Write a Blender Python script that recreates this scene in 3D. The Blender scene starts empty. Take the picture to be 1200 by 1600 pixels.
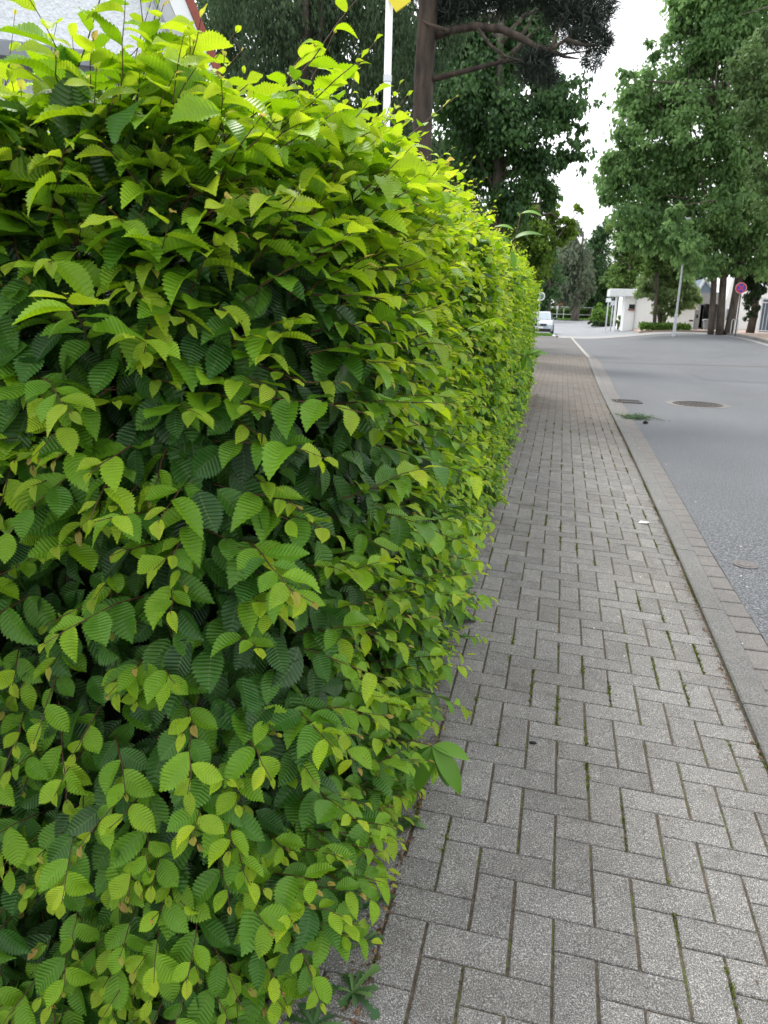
import bpy, math, random
import numpy as np
from mathutils import Matrix, Vector
R_ = math.radians
rng = np.random.default_rng(11)
random.seed(5)
scene = bpy.context.scene
COL = scene.collection

# ------------------------------------------------------------------ camera
CAM = np.array([0.0, 0.0, 1.5])
FPX, PIT, YAW, ROLL = 1180.0, R_(15.22), R_(12.54), R_(1.6)
FW = np.array([-math.sin(YAW) * math.cos(PIT), math.cos(YAW) * math.cos(PIT), -math.sin(PIT)])
RT0 = np.array([math.cos(YAW), math.sin(YAW), 0.0])
UP0 = np.cross(RT0, FW)
RT = RT0 * math.cos(ROLL) + UP0 * math.sin(ROLL)
UP = -RT0 * math.sin(ROLL) + UP0 * math.cos(ROLL)
cd = bpy.data.cameras.new('camera')
cam = bpy.data.objects.new('camera', cd)
COL.objects.link(cam)
cam.matrix_world = Matrix([[RT[0], UP[0], -FW[0], CAM[0]], [RT[1], UP[1], -FW[1], CAM[1]],
                           [RT[2], UP[2], -FW[2], CAM[2]], [0, 0, 0, 1]])
cd.sensor_fit = 'VERTICAL'
cd.sensor_height = 24.0
cd.lens = FPX / 1600 * 24.0
cd.clip_start = 0.05
cd.clip_end = 1500
cd.dof.use_dof = True
cd.dof.focus_distance = 2.1
cd.dof.aperture_fstop = 6.5
scene.camera = cam

# ------------------------------------------------------------------ world: bright overcast
SUN_EL, SUN_AZ = R_(56), R_(-35)      # azimuth measured from +Y towards +X
w = bpy.data.worlds.new('World')
scene.world = w
w.use_nodes = True
nt = w.node_tree
nt.nodes.clear()
wo = nt.nodes.new('ShaderNodeOutputWorld')
bg = nt.nodes.new('ShaderNodeBackground')
sky = nt.nodes.new('ShaderNodeTexSky')
sky.sky_type = 'NISHITA'
sky.sun_disc = False
sky.sun_elevation = SUN_EL
sky.sun_rotation = SUN_AZ
sky.dust_density = 3.0
hs = nt.nodes.new('ShaderNodeHueSaturation')       # cloud cover takes most of the blue out
hs.inputs['Saturation'].default_value = 0.22
tc = nt.nodes.new('ShaderNodeTexCoord')
mp = nt.nodes.new('ShaderNodeMapping')
mp.inputs['Scale'].default_value = (1, 1, 2.6)
nz = nt.nodes.new('ShaderNodeTexNoise')
nz.inputs['Scale'].default_value = 2.1
nz.inputs['Detail'].default_value = 6
cr = nt.nodes.new('ShaderNodeMapRange')
cr.inputs['From Min'].default_value = 0.35
cr.inputs['From Max'].default_value = 0.6
cr.inputs['To Min'].default_value = 0.15
cr.inputs['To Max'].default_value = 0.9
mx = nt.nodes.new('ShaderNodeMix')
mx.data_type = 'RGBA'
mx.inputs['B'].default_value = (11.0, 11.2, 11.6, 1)
nt.links.new(tc.outputs['Generated'], mp.inputs['Vector'])
nt.links.new(mp.outputs['Vector'], nz.inputs['Vector'])
nt.links.new(nz.outputs['Fac'], cr.inputs['Value'])
nt.links.new(sky.outputs[0], hs.inputs['Color'])
nt.links.new(cr.outputs[0], mx.inputs['Factor'])
nt.links.new(hs.outputs[0], mx.inputs['A'])
nt.links.new(mx.outputs['Result'], bg.inputs['Color'])
nt.links.new(bg.outputs[0], wo.inputs['Surface'])
bg.inputs['Strength'].default_value = 0.13

sd = bpy.data.lights.new('sun', 'SUN')
sd.energy = 1.5
sd.angle = R_(14)
sd.color = (1.0, 0.96, 0.9)
sun = bpy.data.objects.new('sun', sd)
COL.objects.link(sun)
sdir = Vector((math.sin(SUN_AZ) * math.cos(SUN_EL), math.cos(SUN_AZ) * math.cos(SUN_EL), math.sin(SUN_EL)))
sun.rotation_euler = sdir.to_track_quat('Z', 'Y').to_euler()
sun.location = (0, 0, 30)

scene.view_settings.view_transform = 'Standard'
scene.view_settings.look = 'None'
scene.view_settings.gamma = 1
scene.view_settings.exposure = 0.95
scene.render.engine = 'CYCLES'
scene.cycles.max_bounces = 7
scene.cycles.diffuse_bounces = 4
scene.cycles.transmission_bounces = 4
scene.cycles.use_denoising = True

# ------------------------------------------------------------------ terrain and placing helpers
def sm(t):
    t = np.clip(t, 0, 1)
    return t * t * (3 - 2 * t)
def gn(Y):           # the street dips slightly towards the near end
    return -.019 * np.logaddexp(0, (5 - np.maximum(Y, -6)) * 2) / 2
def g(X, Y):
    return gn(Y) + 0.5 * sm((X - 1) / 6) * sm((Y - 20) / 22) * (1 - 0.3 * sm((Y - 60) / 40)) + 0.45 * sm((Y - 55) / 40)
def ray(px, py):
    return FW + RT * (px - 600) / FPX - UP * (py - 800) / FPX
def at(px, py, Y):
    d = ray(px, py)
    return CAM + d * (Y / d[1])
def gx(px, Y, py=510):
    "x where a ray through column px meets the plane at depth Y"
    return float(at(px, py, Y)[0])

# ------------------------------------------------------------------ mesh helpers
def mesh_obj(name, V, F, mat, parent=None, attrs=None, smooth=False, origin=None):
    """V (n,3); F: list of arrays, each (m,k) of constant k"""
    V = np.asarray(V, dtype=np.float64)
    if origin is not None:
        V = V - np.asarray(origin)
    me = bpy.data.meshes.new(name)
    F = [np.asarray(f, dtype=np.int32) for f in (F if isinstance(F, list) else [F]) if len(f)]
    idx = np.concatenate([f.ravel() for f in F])
    tot = np.concatenate([np.full(len(f), f.shape[1], dtype=np.int32) for f in F])
    st = np.concatenate([[0], np.cumsum(tot)[:-1]]).astype(np.int32)
    me.vertices.add(len(V))
    me.vertices.foreach_set('co', V.astype(np.float32).ravel())
    me.loops.add(len(idx))
    me.loops.foreach_set('vertex_index', idx)
    me.polygons.add(len(tot))
    me.polygons.foreach_set('loop_start', st)
    me.polygons.foreach_set('loop_total', tot)
    me.polygons.foreach_set('use_smooth', np.full(len(tot), bool(smooth), dtype=bool))
    if attrs:
        for k, a in attrs.items():
            at_ = me.attributes.new(k, 'FLOAT', 'POINT')
            at_.data.foreach_set('value', np.asarray(a, dtype=np.float32))
    me.update(calc_edges=True)
    me.validate()
    if mat is not None:
        me.materials.append(mat)
    o = bpy.data.objects.new(name, me)
    COL.objects.link(o)
    if origin is not None:
        o.location = origin
    if parent is not None:
        o.parent = parent
        if origin is None:
            o.matrix_parent_inverse = Matrix.Translation(-parent.location)
    return o

class MB:
    """collects simple shapes into one mesh (world coordinates)"""
    def __init__(s):
        s.v, s.f3, s.f4, s.n = [], [], [], 0
    def add(s, v, f):
        v = np.asarray(v, float).reshape(-1, 3)
        for q in f:
            (s.f4 if len(q) == 4 else s.f3).append([i + s.n for i in q])
        s.v.append(v)
        s.n += len(v)
    def box(s, c, size, rz=0.0, bev=0.0, rx=0.0, ry=0.0):
        hx, hy, hz = [a / 2 for a in size]
        b = min(bev, hx * .45, hy * .45, hz * .45)
        M = (Matrix.Rotation(rz, 3, 'Z') @ Matrix.Rotation(ry, 3, 'Y') @ Matrix.Rotation(rx, 3, 'X'))
        M = np.array(M)
        if b <= 0:
            v = np.array([[x, y, z] for z in (-hz, hz) for y in (-hy, hy) for x in (-hx, hx)])
            f = [(0, 2, 3, 1), (4, 5, 7, 6), (0, 1, 5, 4), (2, 6, 7, 3), (0, 4, 6, 2), (1, 3, 7, 5)]
            s.add(v @ M.T + np.asarray(c), f)
            return
        ring = []
        for z, k in ((-hz, b), (-hz + b, 0), (hz - b, 0), (hz, b)):
            x, y = hx - k, hy - k
            c2 = b
            pts = [(x - c2, -y), (x, -y + c2), (x, y - c2), (x - c2, y), (-x + c2, y), (-x, y - c2), (-x, -y + c2), (-x + c2, -y)]
            ring.append([[p[0], p[1], z] for p in pts])
        v = np.array(ring).reshape(-1, 3)
        f = []
        for r in range(3):
            for i in range(8):
                j = (i + 1) % 8
                f.append((r * 8 + i, r * 8 + j, (r + 1) * 8 + j, (r + 1) * 8 + i))
        for base, rev in ((0, True), (24, False)):
            q = [(7, 0, 1, 2), (7, 2, 3, 6), (3, 4, 5, 6)]
            for a in q:
                a = [base + i for i in a]
                f.append(tuple(a[::-1]) if rev else tuple(a))
        s.add(v @ M.T + np.asarray(c), f)
    def tube(s, pts, rads, n=8, cap=True):
        v, f = tube_np(pts, rads, n, cap)
        s.add(v, f)
    def disc(s, c, r, nrm, thick, n=28):
        nrm = np.asarray(nrm, float)
        nrm /= np.linalg.norm(nrm)
        s.tube([np.asarray(c) - nrm * thick / 2, np.asarray(c) + nrm * thick / 2], [r, r], n)
    def prism(s, poly, ext):
        """poly: 3D polygon; ext: extrusion vector"""
        p = np.asarray(poly, float)
        n = len(p)
        v = np.concatenate([p, p + np.asarray(ext)])
        f = [(i, (i + 1) % n, n + (i + 1) % n, n + i) for i in range(n)]
        for i in range(1, n - 1):
            f.append((0, i + 1, i))
            f.append((n, n + i, n + i + 1))
        s.add(v, f)
    def build(s, name, mat, parent=None, smooth=False, attrs=None):
        V = np.concatenate(s.v)
        F = []
        if s.f4: F.append(np.array(s.f4))
        if s.f3: F.append(np.array(s.f3))
        return mesh_obj(name, V, F, mat, parent, smooth=smooth, attrs=attrs)

def tube_np(pts, rads, n=8, cap=True):
    P = np.asarray(pts, float)
    T = np.gradient(P, axis=0)
    T /= np.linalg.norm(T, axis=1)[:, None] + 1e-12
    ref = np.array([0, 0, 1.0]) if abs(T[0][2]) < 0.9 else np.array([1.0, 0, 0])
    V = []
    a = np.arange(n) * 2 * math.pi / n
    u = np.cross(T[0], ref)
    u /= np.linalg.norm(u)
    for i in range(len(P)):
        u = u - T[i] * (u @ T[i])
        u /= np.linalg.norm(u) + 1e-12
        b = np.cross(T[i], u)
        V.append(P[i] + rads[i] * (np.cos(a)[:, None] * u + np.sin(a)[:, None] * b))
    f = []
    for i in range(len(P) - 1):
        for j in range(n):
            k = (j + 1) % n
            f.append((i * n + j, i * n + k, (i + 1) * n + k, (i + 1) * n + j))
    if cap:
        m = len(P) * n
        V.append(P[0][None]); V.append(P[-1][None])
        L = (len(P) - 1) * n
        for j in range(n):
            k = (j + 1) % n
            f.append((m, k, j))
            f.append((m + 1, L + j, L + k))
    return np.concatenate([np.atleast_2d(x) for x in V]), f

def tag(o, label=None, cat=None, group=None, kind=None):
    if label: o['label'] = label
    if cat: o['category'] = cat
    if group: o['group'] = group
    if kind: o['kind'] = kind
    return o
def empty(name, loc):
    o = bpy.data.objects.new(name, None)
    o.location = [float(a) for a in loc]
    o.empty_display_size = 0.2
    COL.objects.link(o)
    return o

def norm(v):
    return v / (np.linalg.norm(v, axis=-1, keepdims=True) + 1e-12)

# ------------------------------------------------------------------ materials
def newmat(name):
    m = bpy.data.materials.new(name)
    m.use_nodes = True
    t = m.node_tree
    return m, t, t.nodes['Principled BSDF'], t.nodes['Material Output']
def N(t, typ, **kw):
    n = t.nodes.new(typ)
    for k, v in kw.items():
        if hasattr(n, k) and k not in n.inputs:
            setattr(n, k, v)
        else:
            n.inputs[k].default_value = v
    return n
def ramp(t, stops, fac=None, interp='LINEAR'):
    r = t.nodes.new('ShaderNodeValToRGB')
    r.color_ramp.interpolation = interp
    e = r.color_ramp.elements
    e[0].position, e[0].color = stops[0][0], (*stops[0][1], 1)
    e[1].position, e[1].color = stops[-1][0], (*stops[-1][1], 1)
    for p, c in stops[1:-1]:
        x = e.new(p)
        x.color = (*c, 1)
    if fac is not None: t.links.new(fac, r.inputs[0])
    return r
def mixc(t, fac, a, b, mode='MIX'):
    m = t.nodes.new('ShaderNodeMix')
    m.data_type = 'RGBA'
    m.blend_type = mode
    for s, v in (('Factor', fac), ('A', a), ('B', b)):
        if hasattr(v, 'links') or hasattr(v, 'is_linked'):
            t.links.new(v, m.inputs[s])
        elif isinstance(v, (int, float)):
            m.inputs[s].default_value = v
        else:
            m.inputs[s].default_value = (*v, 1)
    return m.outputs['Result']
def math_(t, op, a, b=None, c=None):
    m = t.nodes.new('ShaderNodeMath')
    m.operation = op
    for i, v in enumerate((a, b, c)):
        if v is None: continue
        if hasattr(v, 'is_linked'): t.links.new(v, m.inputs[i])
        else: m.inputs[i].default_value = v
    return m.outputs[0]
def noise(t, scale, detail=3, rough=.5, vec=None):
    n = t.nodes.new('ShaderNodeTexNoise')
    n.inputs['Scale'].default_value = scale
    n.inputs['Detail'].default_value = detail
    n.inputs['Roughness'].default_value = rough
    if vec is None:
        c = t.nodes.new('ShaderNodeTexCoord')
        vec = c.outputs['Object']
    t.links.new(vec, n.inputs['Vector'])
    return n
def bump(t, h, dist, strength=1.0):
    b = t.nodes.new('ShaderNodeBump')
    b.inputs['Distance'].default_value = dist
    b.inputs['Strength'].default_value = strength
    t.links.new(h, b.inputs['Height'])
    return b
def attr(t, name):
    a = t.nodes.new('ShaderNodeAttribute')
    a.attribute_name = name
    return a.outputs['Fac']

def plain(name, col, rough=.6, metal=0.0, var=.12, scale=6, bmp=0.0, spec=.4):
    m, t, p, o = newmat(name)
    n = noise(t, scale, 5)
    a = tuple(c * (1 - var) for c in col)
    b = tuple(min(1, c * (1 + var)) for c in col)
    r = ramp(t, [(.3, a), (.7, b)], n.outputs['Fac'])
    t.links.new(r.outputs[0], p.inputs['Base Color'])
    p.inputs['Roughness'].default_value = rough
    p.inputs['Metallic'].default_value = metal
    p.inputs['Specular IOR Level'].default_value = spec
    if bmp:
        t.links.new(bump(t, n.outputs['Fac'], bmp).outputs[0], p.inputs['Normal'])
    return m

def leaf_material():
    m, t, p, o = newmat('hornbeam_leaf')
    age, rnd, s, a = attr(t, 'age'), attr(t, 'rnd'), attr(t, 'vs'), attr(t, 'va')
    geo = t.nodes.new('ShaderNodeNewGeometry')
    n = noise(t, 45, 3)
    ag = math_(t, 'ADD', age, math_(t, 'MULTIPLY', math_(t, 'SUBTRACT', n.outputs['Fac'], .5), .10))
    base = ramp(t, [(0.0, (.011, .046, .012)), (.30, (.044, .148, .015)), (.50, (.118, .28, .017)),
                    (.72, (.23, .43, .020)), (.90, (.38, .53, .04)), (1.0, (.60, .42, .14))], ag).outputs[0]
    # veins: paler along each lateral vein and the midrib
    ph = math_(t, 'MULTIPLY', s, 12 * 2 * math.pi)
    rip = math_(t, 'SINE', math_(t, 'SUBTRACT', ph, math.pi / 2))
    vein = math_(t, 'POWER', math_(t, 'MULTIPLY_ADD', rip, -.5, .5), 5.0)
    mid = math_(t, 'LESS_THAN', a, .045)
    vm = math_(t, 'MAXIMUM', math_(t, 'MULTIPLY', vein, .22), math_(t, 'MULTIPLY', mid, .42))
    pale = mixc(t, .5, base, (.25, .34, .08))
    c1 = mixc(t, vm, base, pale)
    und = mixc(t, .38, c1, (.10, .19, .05))
    c2 = mixc(t, geo.outputs['Backfacing'], c1, und)
    hv = t.nodes.new('ShaderNodeHueSaturation')
    t.links.new(c2, hv.inputs['Color'])
    t.links.new(math_(t, 'MULTIPLY_ADD', rnd, .5, .75), hv.inputs['Value'])
    t.links.new(math_(t, 'MULTIPLY_ADD', rnd, -.02, .51), hv.inputs['Hue'])
    col = hv.outputs[0]
    # small brown bite marks and spots
    vo = t.nodes.new('ShaderNodeTexVoronoi')
    vo.inputs['Scale'].default_value = 38
    c = t.nodes.new('ShaderNodeTexCoord')
    t.links.new(c.outputs['Object'], vo.inputs['Vector'])
    spot = math_(t, 'LESS_THAN', vo.outputs['Distance'], .07)
    col = mixc(t, math_(t, 'MULTIPLY', spot, .7), col, (.12, .07, .02))
    t.links.new(col, p.inputs['Base Color'])
    p.inputs['Roughness'].default_value = .42
    p.inputs['Specular IOR Level'].default_value = .42
    bh = math_(t, 'ADD', rip, math_(t, 'MULTIPLY', noise(t, 400, 2).outputs['Fac'], .6))
    b = bump(t, bh, .0008, .8)
    t.links.new(b.outputs[0], p.inputs['Normal'])
    tr = t.nodes.new('ShaderNodeBsdfTranslucent')
    tcl = t.nodes.new('ShaderNodeHueSaturation')
    tcl.inputs['Saturation'].default_value = 1.1
    tcl.inputs['Value'].default_value = 1.6
    tcl.inputs['Hue'].default_value = .485
    t.links.new(col, tcl.inputs['Color'])
    t.links.new(tcl.outputs[0], tr.inputs['Color'])
    t.links.new(b.outputs[0], tr.inputs['Normal'])
    ms = t.nodes.new('ShaderNodeMixShader')
    t.links.new(math_(t, 'MULTIPLY_ADD', age, .42, .16), ms.inputs[0])
    t.links.new(p.outputs[0], ms.inputs[1])
    t.links.new(tr.outputs[0], ms.inputs[2])
    t.links.new(ms.outputs[0], o.inputs['Surface'])
    return m

def foliage(name, dark, light, trans=.3, rough=.55):
    m, t, p, o = newmat(name)
    rnd = attr(t, 'rnd')
    r = ramp(t, [(0, dark), (1, light)], rnd)
    t.links.new(r.outputs[0], p.inputs['Base Color'])
    p.inputs['Roughness'].default_value = rough
    p.inputs['Specular IOR Level'].default_value = .3
    tr = t.nodes.new('ShaderNodeBsdfTranslucent')
    h = t.nodes.new('ShaderNodeHueSaturation')
    h.inputs['Value'].default_value = 1.7
    h.inputs['Hue'].default_value = .49
    t.links.new(r.outputs[0], h.inputs['Color'])
    t.links.new(h.outputs[0], tr.inputs['Color'])
    ms = t.nodes.new('ShaderNodeMixShader')
    ms.inputs[0].default_value = trans
    t.links.new(p.outputs[0], ms.inputs[1])
    t.links.new(tr.outputs[0], ms.inputs[2])
    t.links.new(ms.outputs[0], o.inputs['Surface'])
    return m

def bark(name, dark, light, scale=9, stretch=.25):
    m, t, p, o = newmat(name)
    c = t.nodes.new('ShaderNodeTexCoord')
    mp = t.nodes.new('ShaderNodeMapping')
    mp.inputs['Scale'].default_value = (1, 1, stretch)
    t.links.new(c.outputs['Object'], mp.inputs['Vector'])
    n = noise(t, scale, 8, .65, mp.outputs[0])
    r = ramp(t, [(.35, dark), (.65, light)], n.outputs['Fac'])
    t.links.new(r.outputs[0], p.inputs['Base Color'])
    p.inputs['Roughness'].default_value = .9
    t.links.new(bump(t, n.outputs['Fac'], .03).outputs[0], p.inputs['Normal'])
    return m

def paver_material():
    m, t, p, o = newmat('speckled_concrete_paver')
    rnd = attr(t, 'rnd')
    n1 = noise(t, 300, 2, .7)
    n2 = noise(t, 170, 2, .6)
    big = noise(t, 1.3, 4, .6)
    med = noise(t, 14, 4, .6)
    base = ramp(t, [(.36, (.080, .078, .076)), (.46, (.155, .150, .142)), (.55, (.205, .198, .185)), (.64, (.46, .445, .42))], n1.outputs['Fac']).outputs[0]
    darks = math_(t, 'LESS_THAN', n2.outputs['Fac'], .37)
    c = mixc(t, math_(t, 'MULTIPLY', darks, .35), base, (.06, .06, .065))
    lights = math_(t, 'GREATER_THAN', n2.outputs['Fac'], .66)
    c = mixc(t, math_(t, 'MULTIPLY', lights, .6), c, (.62, .60, .57))
    hv = t.nodes.new('ShaderNodeHueSaturation')
    t.links.new(c, hv.inputs['Color'])
    v = math_(t, 'ADD', math_(t, 'MULTIPLY_ADD', rnd, .24, .80), math_(t, 'MULTIPLY', math_(t, 'SUBTRACT', med.outputs['Fac'], .5), .5))
    t.links.new(v, hv.inputs['Value'])
    # grime: brownish film, stronger in broad patches and further up the path
    geo = t.nodes.new('ShaderNodeNewGeometry')
    sp = t.nodes.new('ShaderNodeSeparateXYZ')
    t.links.new(geo.outputs['Position'], sp.inputs[0])
    mr = t.nodes.new('ShaderNodeMapRange')
    mr.inputs['From Min'].default_value = 7; mr.inputs['From Max'].default_value = 12
    mr.inputs['To Min'].default_value = 0; mr.inputs['To Max'].default_value = .55
    t.links.new(sp.outputs['Y'], mr.inputs['Value'])
    pt = ramp(t, [(.45, (0, 0, 0)), (.7, (1, 1, 1))], big.outputs['Fac']).outputs[0]
    gf = math_(t, 'ADD', mr.outputs[0], math_(t, 'MULTIPLY', pt, .22))
    c = mixc(t, gf, hv.outputs[0], (.115, .092, .072))
    st = noise(t, 5.5, 6, .7)
    c = mixc(t, ramp(t, [(.56, (0, 0, 0)), (.70, (.45, .45, .45))], st.outputs['Fac']).outputs[0], c, (.07, .062, .052))
    t.links.new(c, p.inputs['Base Color'])
    p.inputs['Roughness'].default_value = .88
    p.inputs['Specular IOR Level'].default_value = .25
    t.links.new(bump(t, n1.outputs['Fac'], .0022, .9).outputs[0], p.inputs['Normal'])
    return m

def joint_material():
    m, t, p, o = newmat('mossy_joint_sand')
    n = noise(t, 60, 5, .7)
    n2 = noise(t, 5, 4, .6)
    c = ramp(t, [(.35, (.040, .032, .024)), (.65, (.13, .10, .072))], n.outputs['Fac']).outputs[0]
    mo = ramp(t, [(.35, (.03, .045, .012)), (.7, (.13, .16, .03))], n.outputs['Fac']).outputs[0]
    f = ramp(t, [(.46, (0, 0, 0)), (.58, (1, 1, 1))], n2.outputs['Fac']).outputs[0]
    n3 = noise(t, 22, 3, .6)
    f2 = math_(t, 'MULTIPLY', f, ramp(t, [(.42, (0, 0, 0)), (.58, (1, 1, 1))], n3.outputs['Fac']).outputs[0])
    t.links.new(mixc(t, math_(t, 'MULTIPLY', f2, .8), c, mo), p.inputs['Base Color'])
    p.inputs['Roughness'].default_value = 1
    t.links.new(bump(t, n.outputs['Fac'], .004).outputs[0], p.inputs['Normal'])
    return m

def asphalt_material(name, lo, mid_, hi, sc=210, patch=.25):
    m, t, p, o = newmat(name)
    n1 = noise(t, sc, 4, .85)
    big = noise(t, .45, 5, .6)
    c = ramp(t, [(.33, lo), (.5, mid_), (.68, hi)], n1.outputs['Fac']).outputs[0]
    hv = t.nodes.new('ShaderNodeHueSaturation')
    t.links.new(c, hv.inputs['Color'])
    mp = t.nodes.new('ShaderNodeMapping')
    tc_ = t.nodes.new('ShaderNodeTexCoord')
    mp.inputs['Scale'].default_value = (.5, .16, 1)
    t.links.new(tc_.outputs['Object'], mp.inputs['Vector'])
    streak = noise(t, 1.4, 4, .6, mp.outputs[0])
    v = math_(t, 'ADD', math_(t, 'MULTIPLY', math_(t, 'SUBTRACT', big.outputs['Fac'], .5), patch * 2), math_(t, 'MULTIPLY_ADD', streak.outputs['Fac'], patch * 1.6, 1 - patch * .8))
    mid_n = noise(t, 16, 7, .85)
    v = math_(t, 'ADD', v, math_(t, 'MULTIPLY', math_(t, 'SUBTRACT', mid_n.outputs['Fac'], .5), .9))
    t.links.new(v, hv.inputs['Value'])
    t.links.new(hv.outputs[0], p.inputs['Base Color'])
    p.inputs['Roughness'].default_value = .82
    p.inputs['Specular IOR Level'].default_value = .35
    t.links.new(bump(t, n1.outputs['Fac'], .004).outputs[0], p.inputs['Normal'])
    return m

M = {}
M['leaf'] = leaf_material()
M['twig'] = plain('reddish_twig', (.085, .035, .022), .6, var=.35, scale=60)
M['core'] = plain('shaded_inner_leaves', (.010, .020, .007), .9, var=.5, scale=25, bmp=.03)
M['stem'] = bark('hedge_stem_bark', (.03, .025, .02), (.10, .085, .065), 30)
M['paver'] = paver_material()
M['joint'] = joint_material()
M['asphalt'] = asphalt_material('road_asphalt', (.020, .022, .024), (.086, .091, .098), (.31, .32, .33), 75, .20)
M['asphalt_dark'] = asphalt_material('path_asphalt', (.05, .048, .047), (.095, .092, .09), (.15, .145, .14))
M['asphalt_far'] = asphalt_material('side_road_asphalt', (.12, .13, .14), (.20, .21, .225), (.28, .29, .30))
M['kerb'] = asphalt_material('grey_kerbstone', (.05, .05, .05), (.135, .134, .128), (.32, .31, .29), 150, .5)
M['gutter'] = asphalt_material('concrete_gutter_block', (.07, .066, .062), (.15, .142, .133), (.27, .255, .24), 150, .4)
M['pale_stone'] = plain('pale_kerbstone', (.31, .30, .265), .8, var=.2, scale=12)
M['ramp_stone'] = plain('pale_ramp_block', (.25, .25, .245), .8, var=.15, scale=4)
M['far_brick'] = plain('pinkish_footway_brick', (.31, .235, .19), .85, var=.18, scale=3)
M['soil'] = plain('dark_soil', (.055, .048, .042), .95, var=.5, scale=30, bmp=.02)
M['earth'] = plain('mown_ground', (.075, .12, .035), .95, var=.3, scale=2)
M['grass'] = foliage('grass_blade', (.05, .12, .02), (.14, .26, .04), .25)
M['iron'] = plain('cast_iron', (.06, .055, .052), .55, .5, var=.4, scale=40, bmp=.002)
M['white'] = plain('white_render', (.80, .80, .79), .8, var=.04, scale=3, bmp=.006)
M['stucco'] = plain('rough_white_stucco', (.74, .77, .82), .85, var=.06, scale=22, bmp=.03)
M['whitepaint'] = plain('white_paint', (.78, .80, .82), .35, var=.04)
M['greypaint'] = plain('grey_paint', (.42, .44, .46), .4, var=.08)
M['red_wood'] = plain('brown_red_bargeboard', (.24, .055, .035), .5, var=.15)
M['zinc'] = plain('grey_zinc', (.20, .215, .24), .45, .3, var=.12)
M['dark'] = plain('dark_opening', (.012, .012, .014), .6, var=.2)
M['glass'] = plain('dark_window_glass', (.05, .07, .09), .08, var=.1, spec=.8)
M['brick'] = plain('red_brick', (.25, .10, .075), .85, var=.3, scale=8)
M['bluegrey'] = plain('blue_grey_cladding', (.12, .16, .20), .6, var=.1)
M['greywall'] = plain('grey_concrete', (.27, .27, .265), .85, var=.1)
M['metal'] = plain('galvanised_steel', (.5, .52, .53), .35, .6, var=.1)
M['darkmetal'] = plain('dark_steel', (.06, .065, .07), .4, .5)
M['red'] = plain('sign_red', (.62, .02, .03), .35, var=.03)
M['blue'] = plain('sign_blue', (.015, .05, .35), .35, var=.03)
M['yellow'] = plain('yellow_plastic', (.75, .62, .03), .4, var=.05)
M['carpaint'] = plain('silver_car_paint', (.42, .47, .52), .25, .35, var=.02, spec=.6)
M['windscreen'] = plain('windscreen_glass', (.20, .27, .30), .06, var=.05, spec=1.0)
M['tyre'] = plain('black_rubber', (.015, .015, .015), .7)
M['lamp'] = plain('headlight_glass', (.75, .78, .8), .1, .2, spec=.9)
M['plate'] = plain('number_plate_white', (.75, .75, .72), .4, var=.02)
M['binplastic'] = plain('grey_bin_plastic', (.20, .22, .235), .5)
M['paper'] = plain('white_paper', (.8, .8, .79), .7, var=.03)
M['greenboard'] = plain('pale_green_board', (.30, .48, .34), .6, var=.08)
M['pinebark'] = bark('pine_bark', (.022, .018, .015), (.085, .064, .048), 7)
M['bark'] = bark('grey_brown_bark', (.035, .028, .022), (.12, .098, .078), 6)
M['bark_light'] = bark('grey_bark', (.09, .08, .07), (.20, .18, .15), 6)

# ------------------------------------------------------------------ ground
def sheet(name, xs_fn, Y0, Y1, ny, nx, mat, dz=0.0, zf=None, kind='structure', label=None, cat=None, skirt=0.0):
    ys = np.linspace(Y0, Y1, ny)
    V = []
    for y in ys:
        a, b = xs_fn(y)
        x = np.linspace(a, b, nx)
        z = (zf(x, y) if zf else g(x, y)) + dz
        V.append(np.stack([x, np.full(nx, y), z], 1))
    V = np.concatenate(V)
    i = np.arange(ny - 1)[:, None] * nx + np.arange(nx - 1)[None]
    F = np.stack([i, i + 1, i + nx + 1, i + nx], -1).reshape(-1, 4)
    Fs = [F]
    if skirt:
        rim = list(range(nx)) + [nx * k + nx - 1 for k in range(1, ny)] + [nx * (ny - 1) + k for k in range(nx - 2, -1, -1)] + [nx * k for k in range(ny - 2, 0, -1)]
        n0 = len(V)
        low = V[rim].copy()
        low[:, 2] -= skirt
        V = np.concatenate([V, low])
        m = len(rim)
        Fs.append(np.array([[rim[k], n0 + k, n0 + (k + 1) % m, rim[(k + 1) % m]] for k in range(m)]))
    o = mesh_obj(name, V, Fs, mat)
    tag(o, label, cat, kind=kind)
    return o

def kerbX(Y):
    return np.interp(Y, [0, 2.6, 5.5, 9.5, 12.4, 15.4, 20, 26.6, 47], [.82, .836, .842, .848, .832, .825, .854, .904, .50])
def gutX(Y):    # gutter/asphalt edge
    return kerbX(Y) + np.interp(Y, [0, 4, 5, 8.5, 13, 19, 26, 32], [.26, .255, .24, .275, .30, .36, .34, .13])
def pavz(X, Y):
    t = 1 - sm((Y - 20) / 10)
    return g(X, Y) + .03 + t * (.022 - .040 * X)

def ground():
    xs = np.unique(np.concatenate([np.linspace(-300, -30, 14), np.linspace(-30, 40, 71), np.linspace(40, 300, 14)]))
    ys = np.unique(np.concatenate([np.linspace(-60, 0, 8), np.linspace(0, 130, 131), np.linspace(130, 500, 16)]))
    Xg, Yg = np.meshgrid(xs, ys)
    V = np.stack([Xg, Yg, g(Xg, Yg) - .09], -1).reshape(-1, 3)
    m = len(xs)
    i = np.arange(len(ys) - 1)[:, None] * m + np.arange(m - 1)[None]
    F = np.stack([i, i + 1, i + m + 1, i + m], -1).reshape(-1, 4)
    tag(mesh_obj('ground', V, F, M['earth']), kind='structure')
ground()
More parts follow.
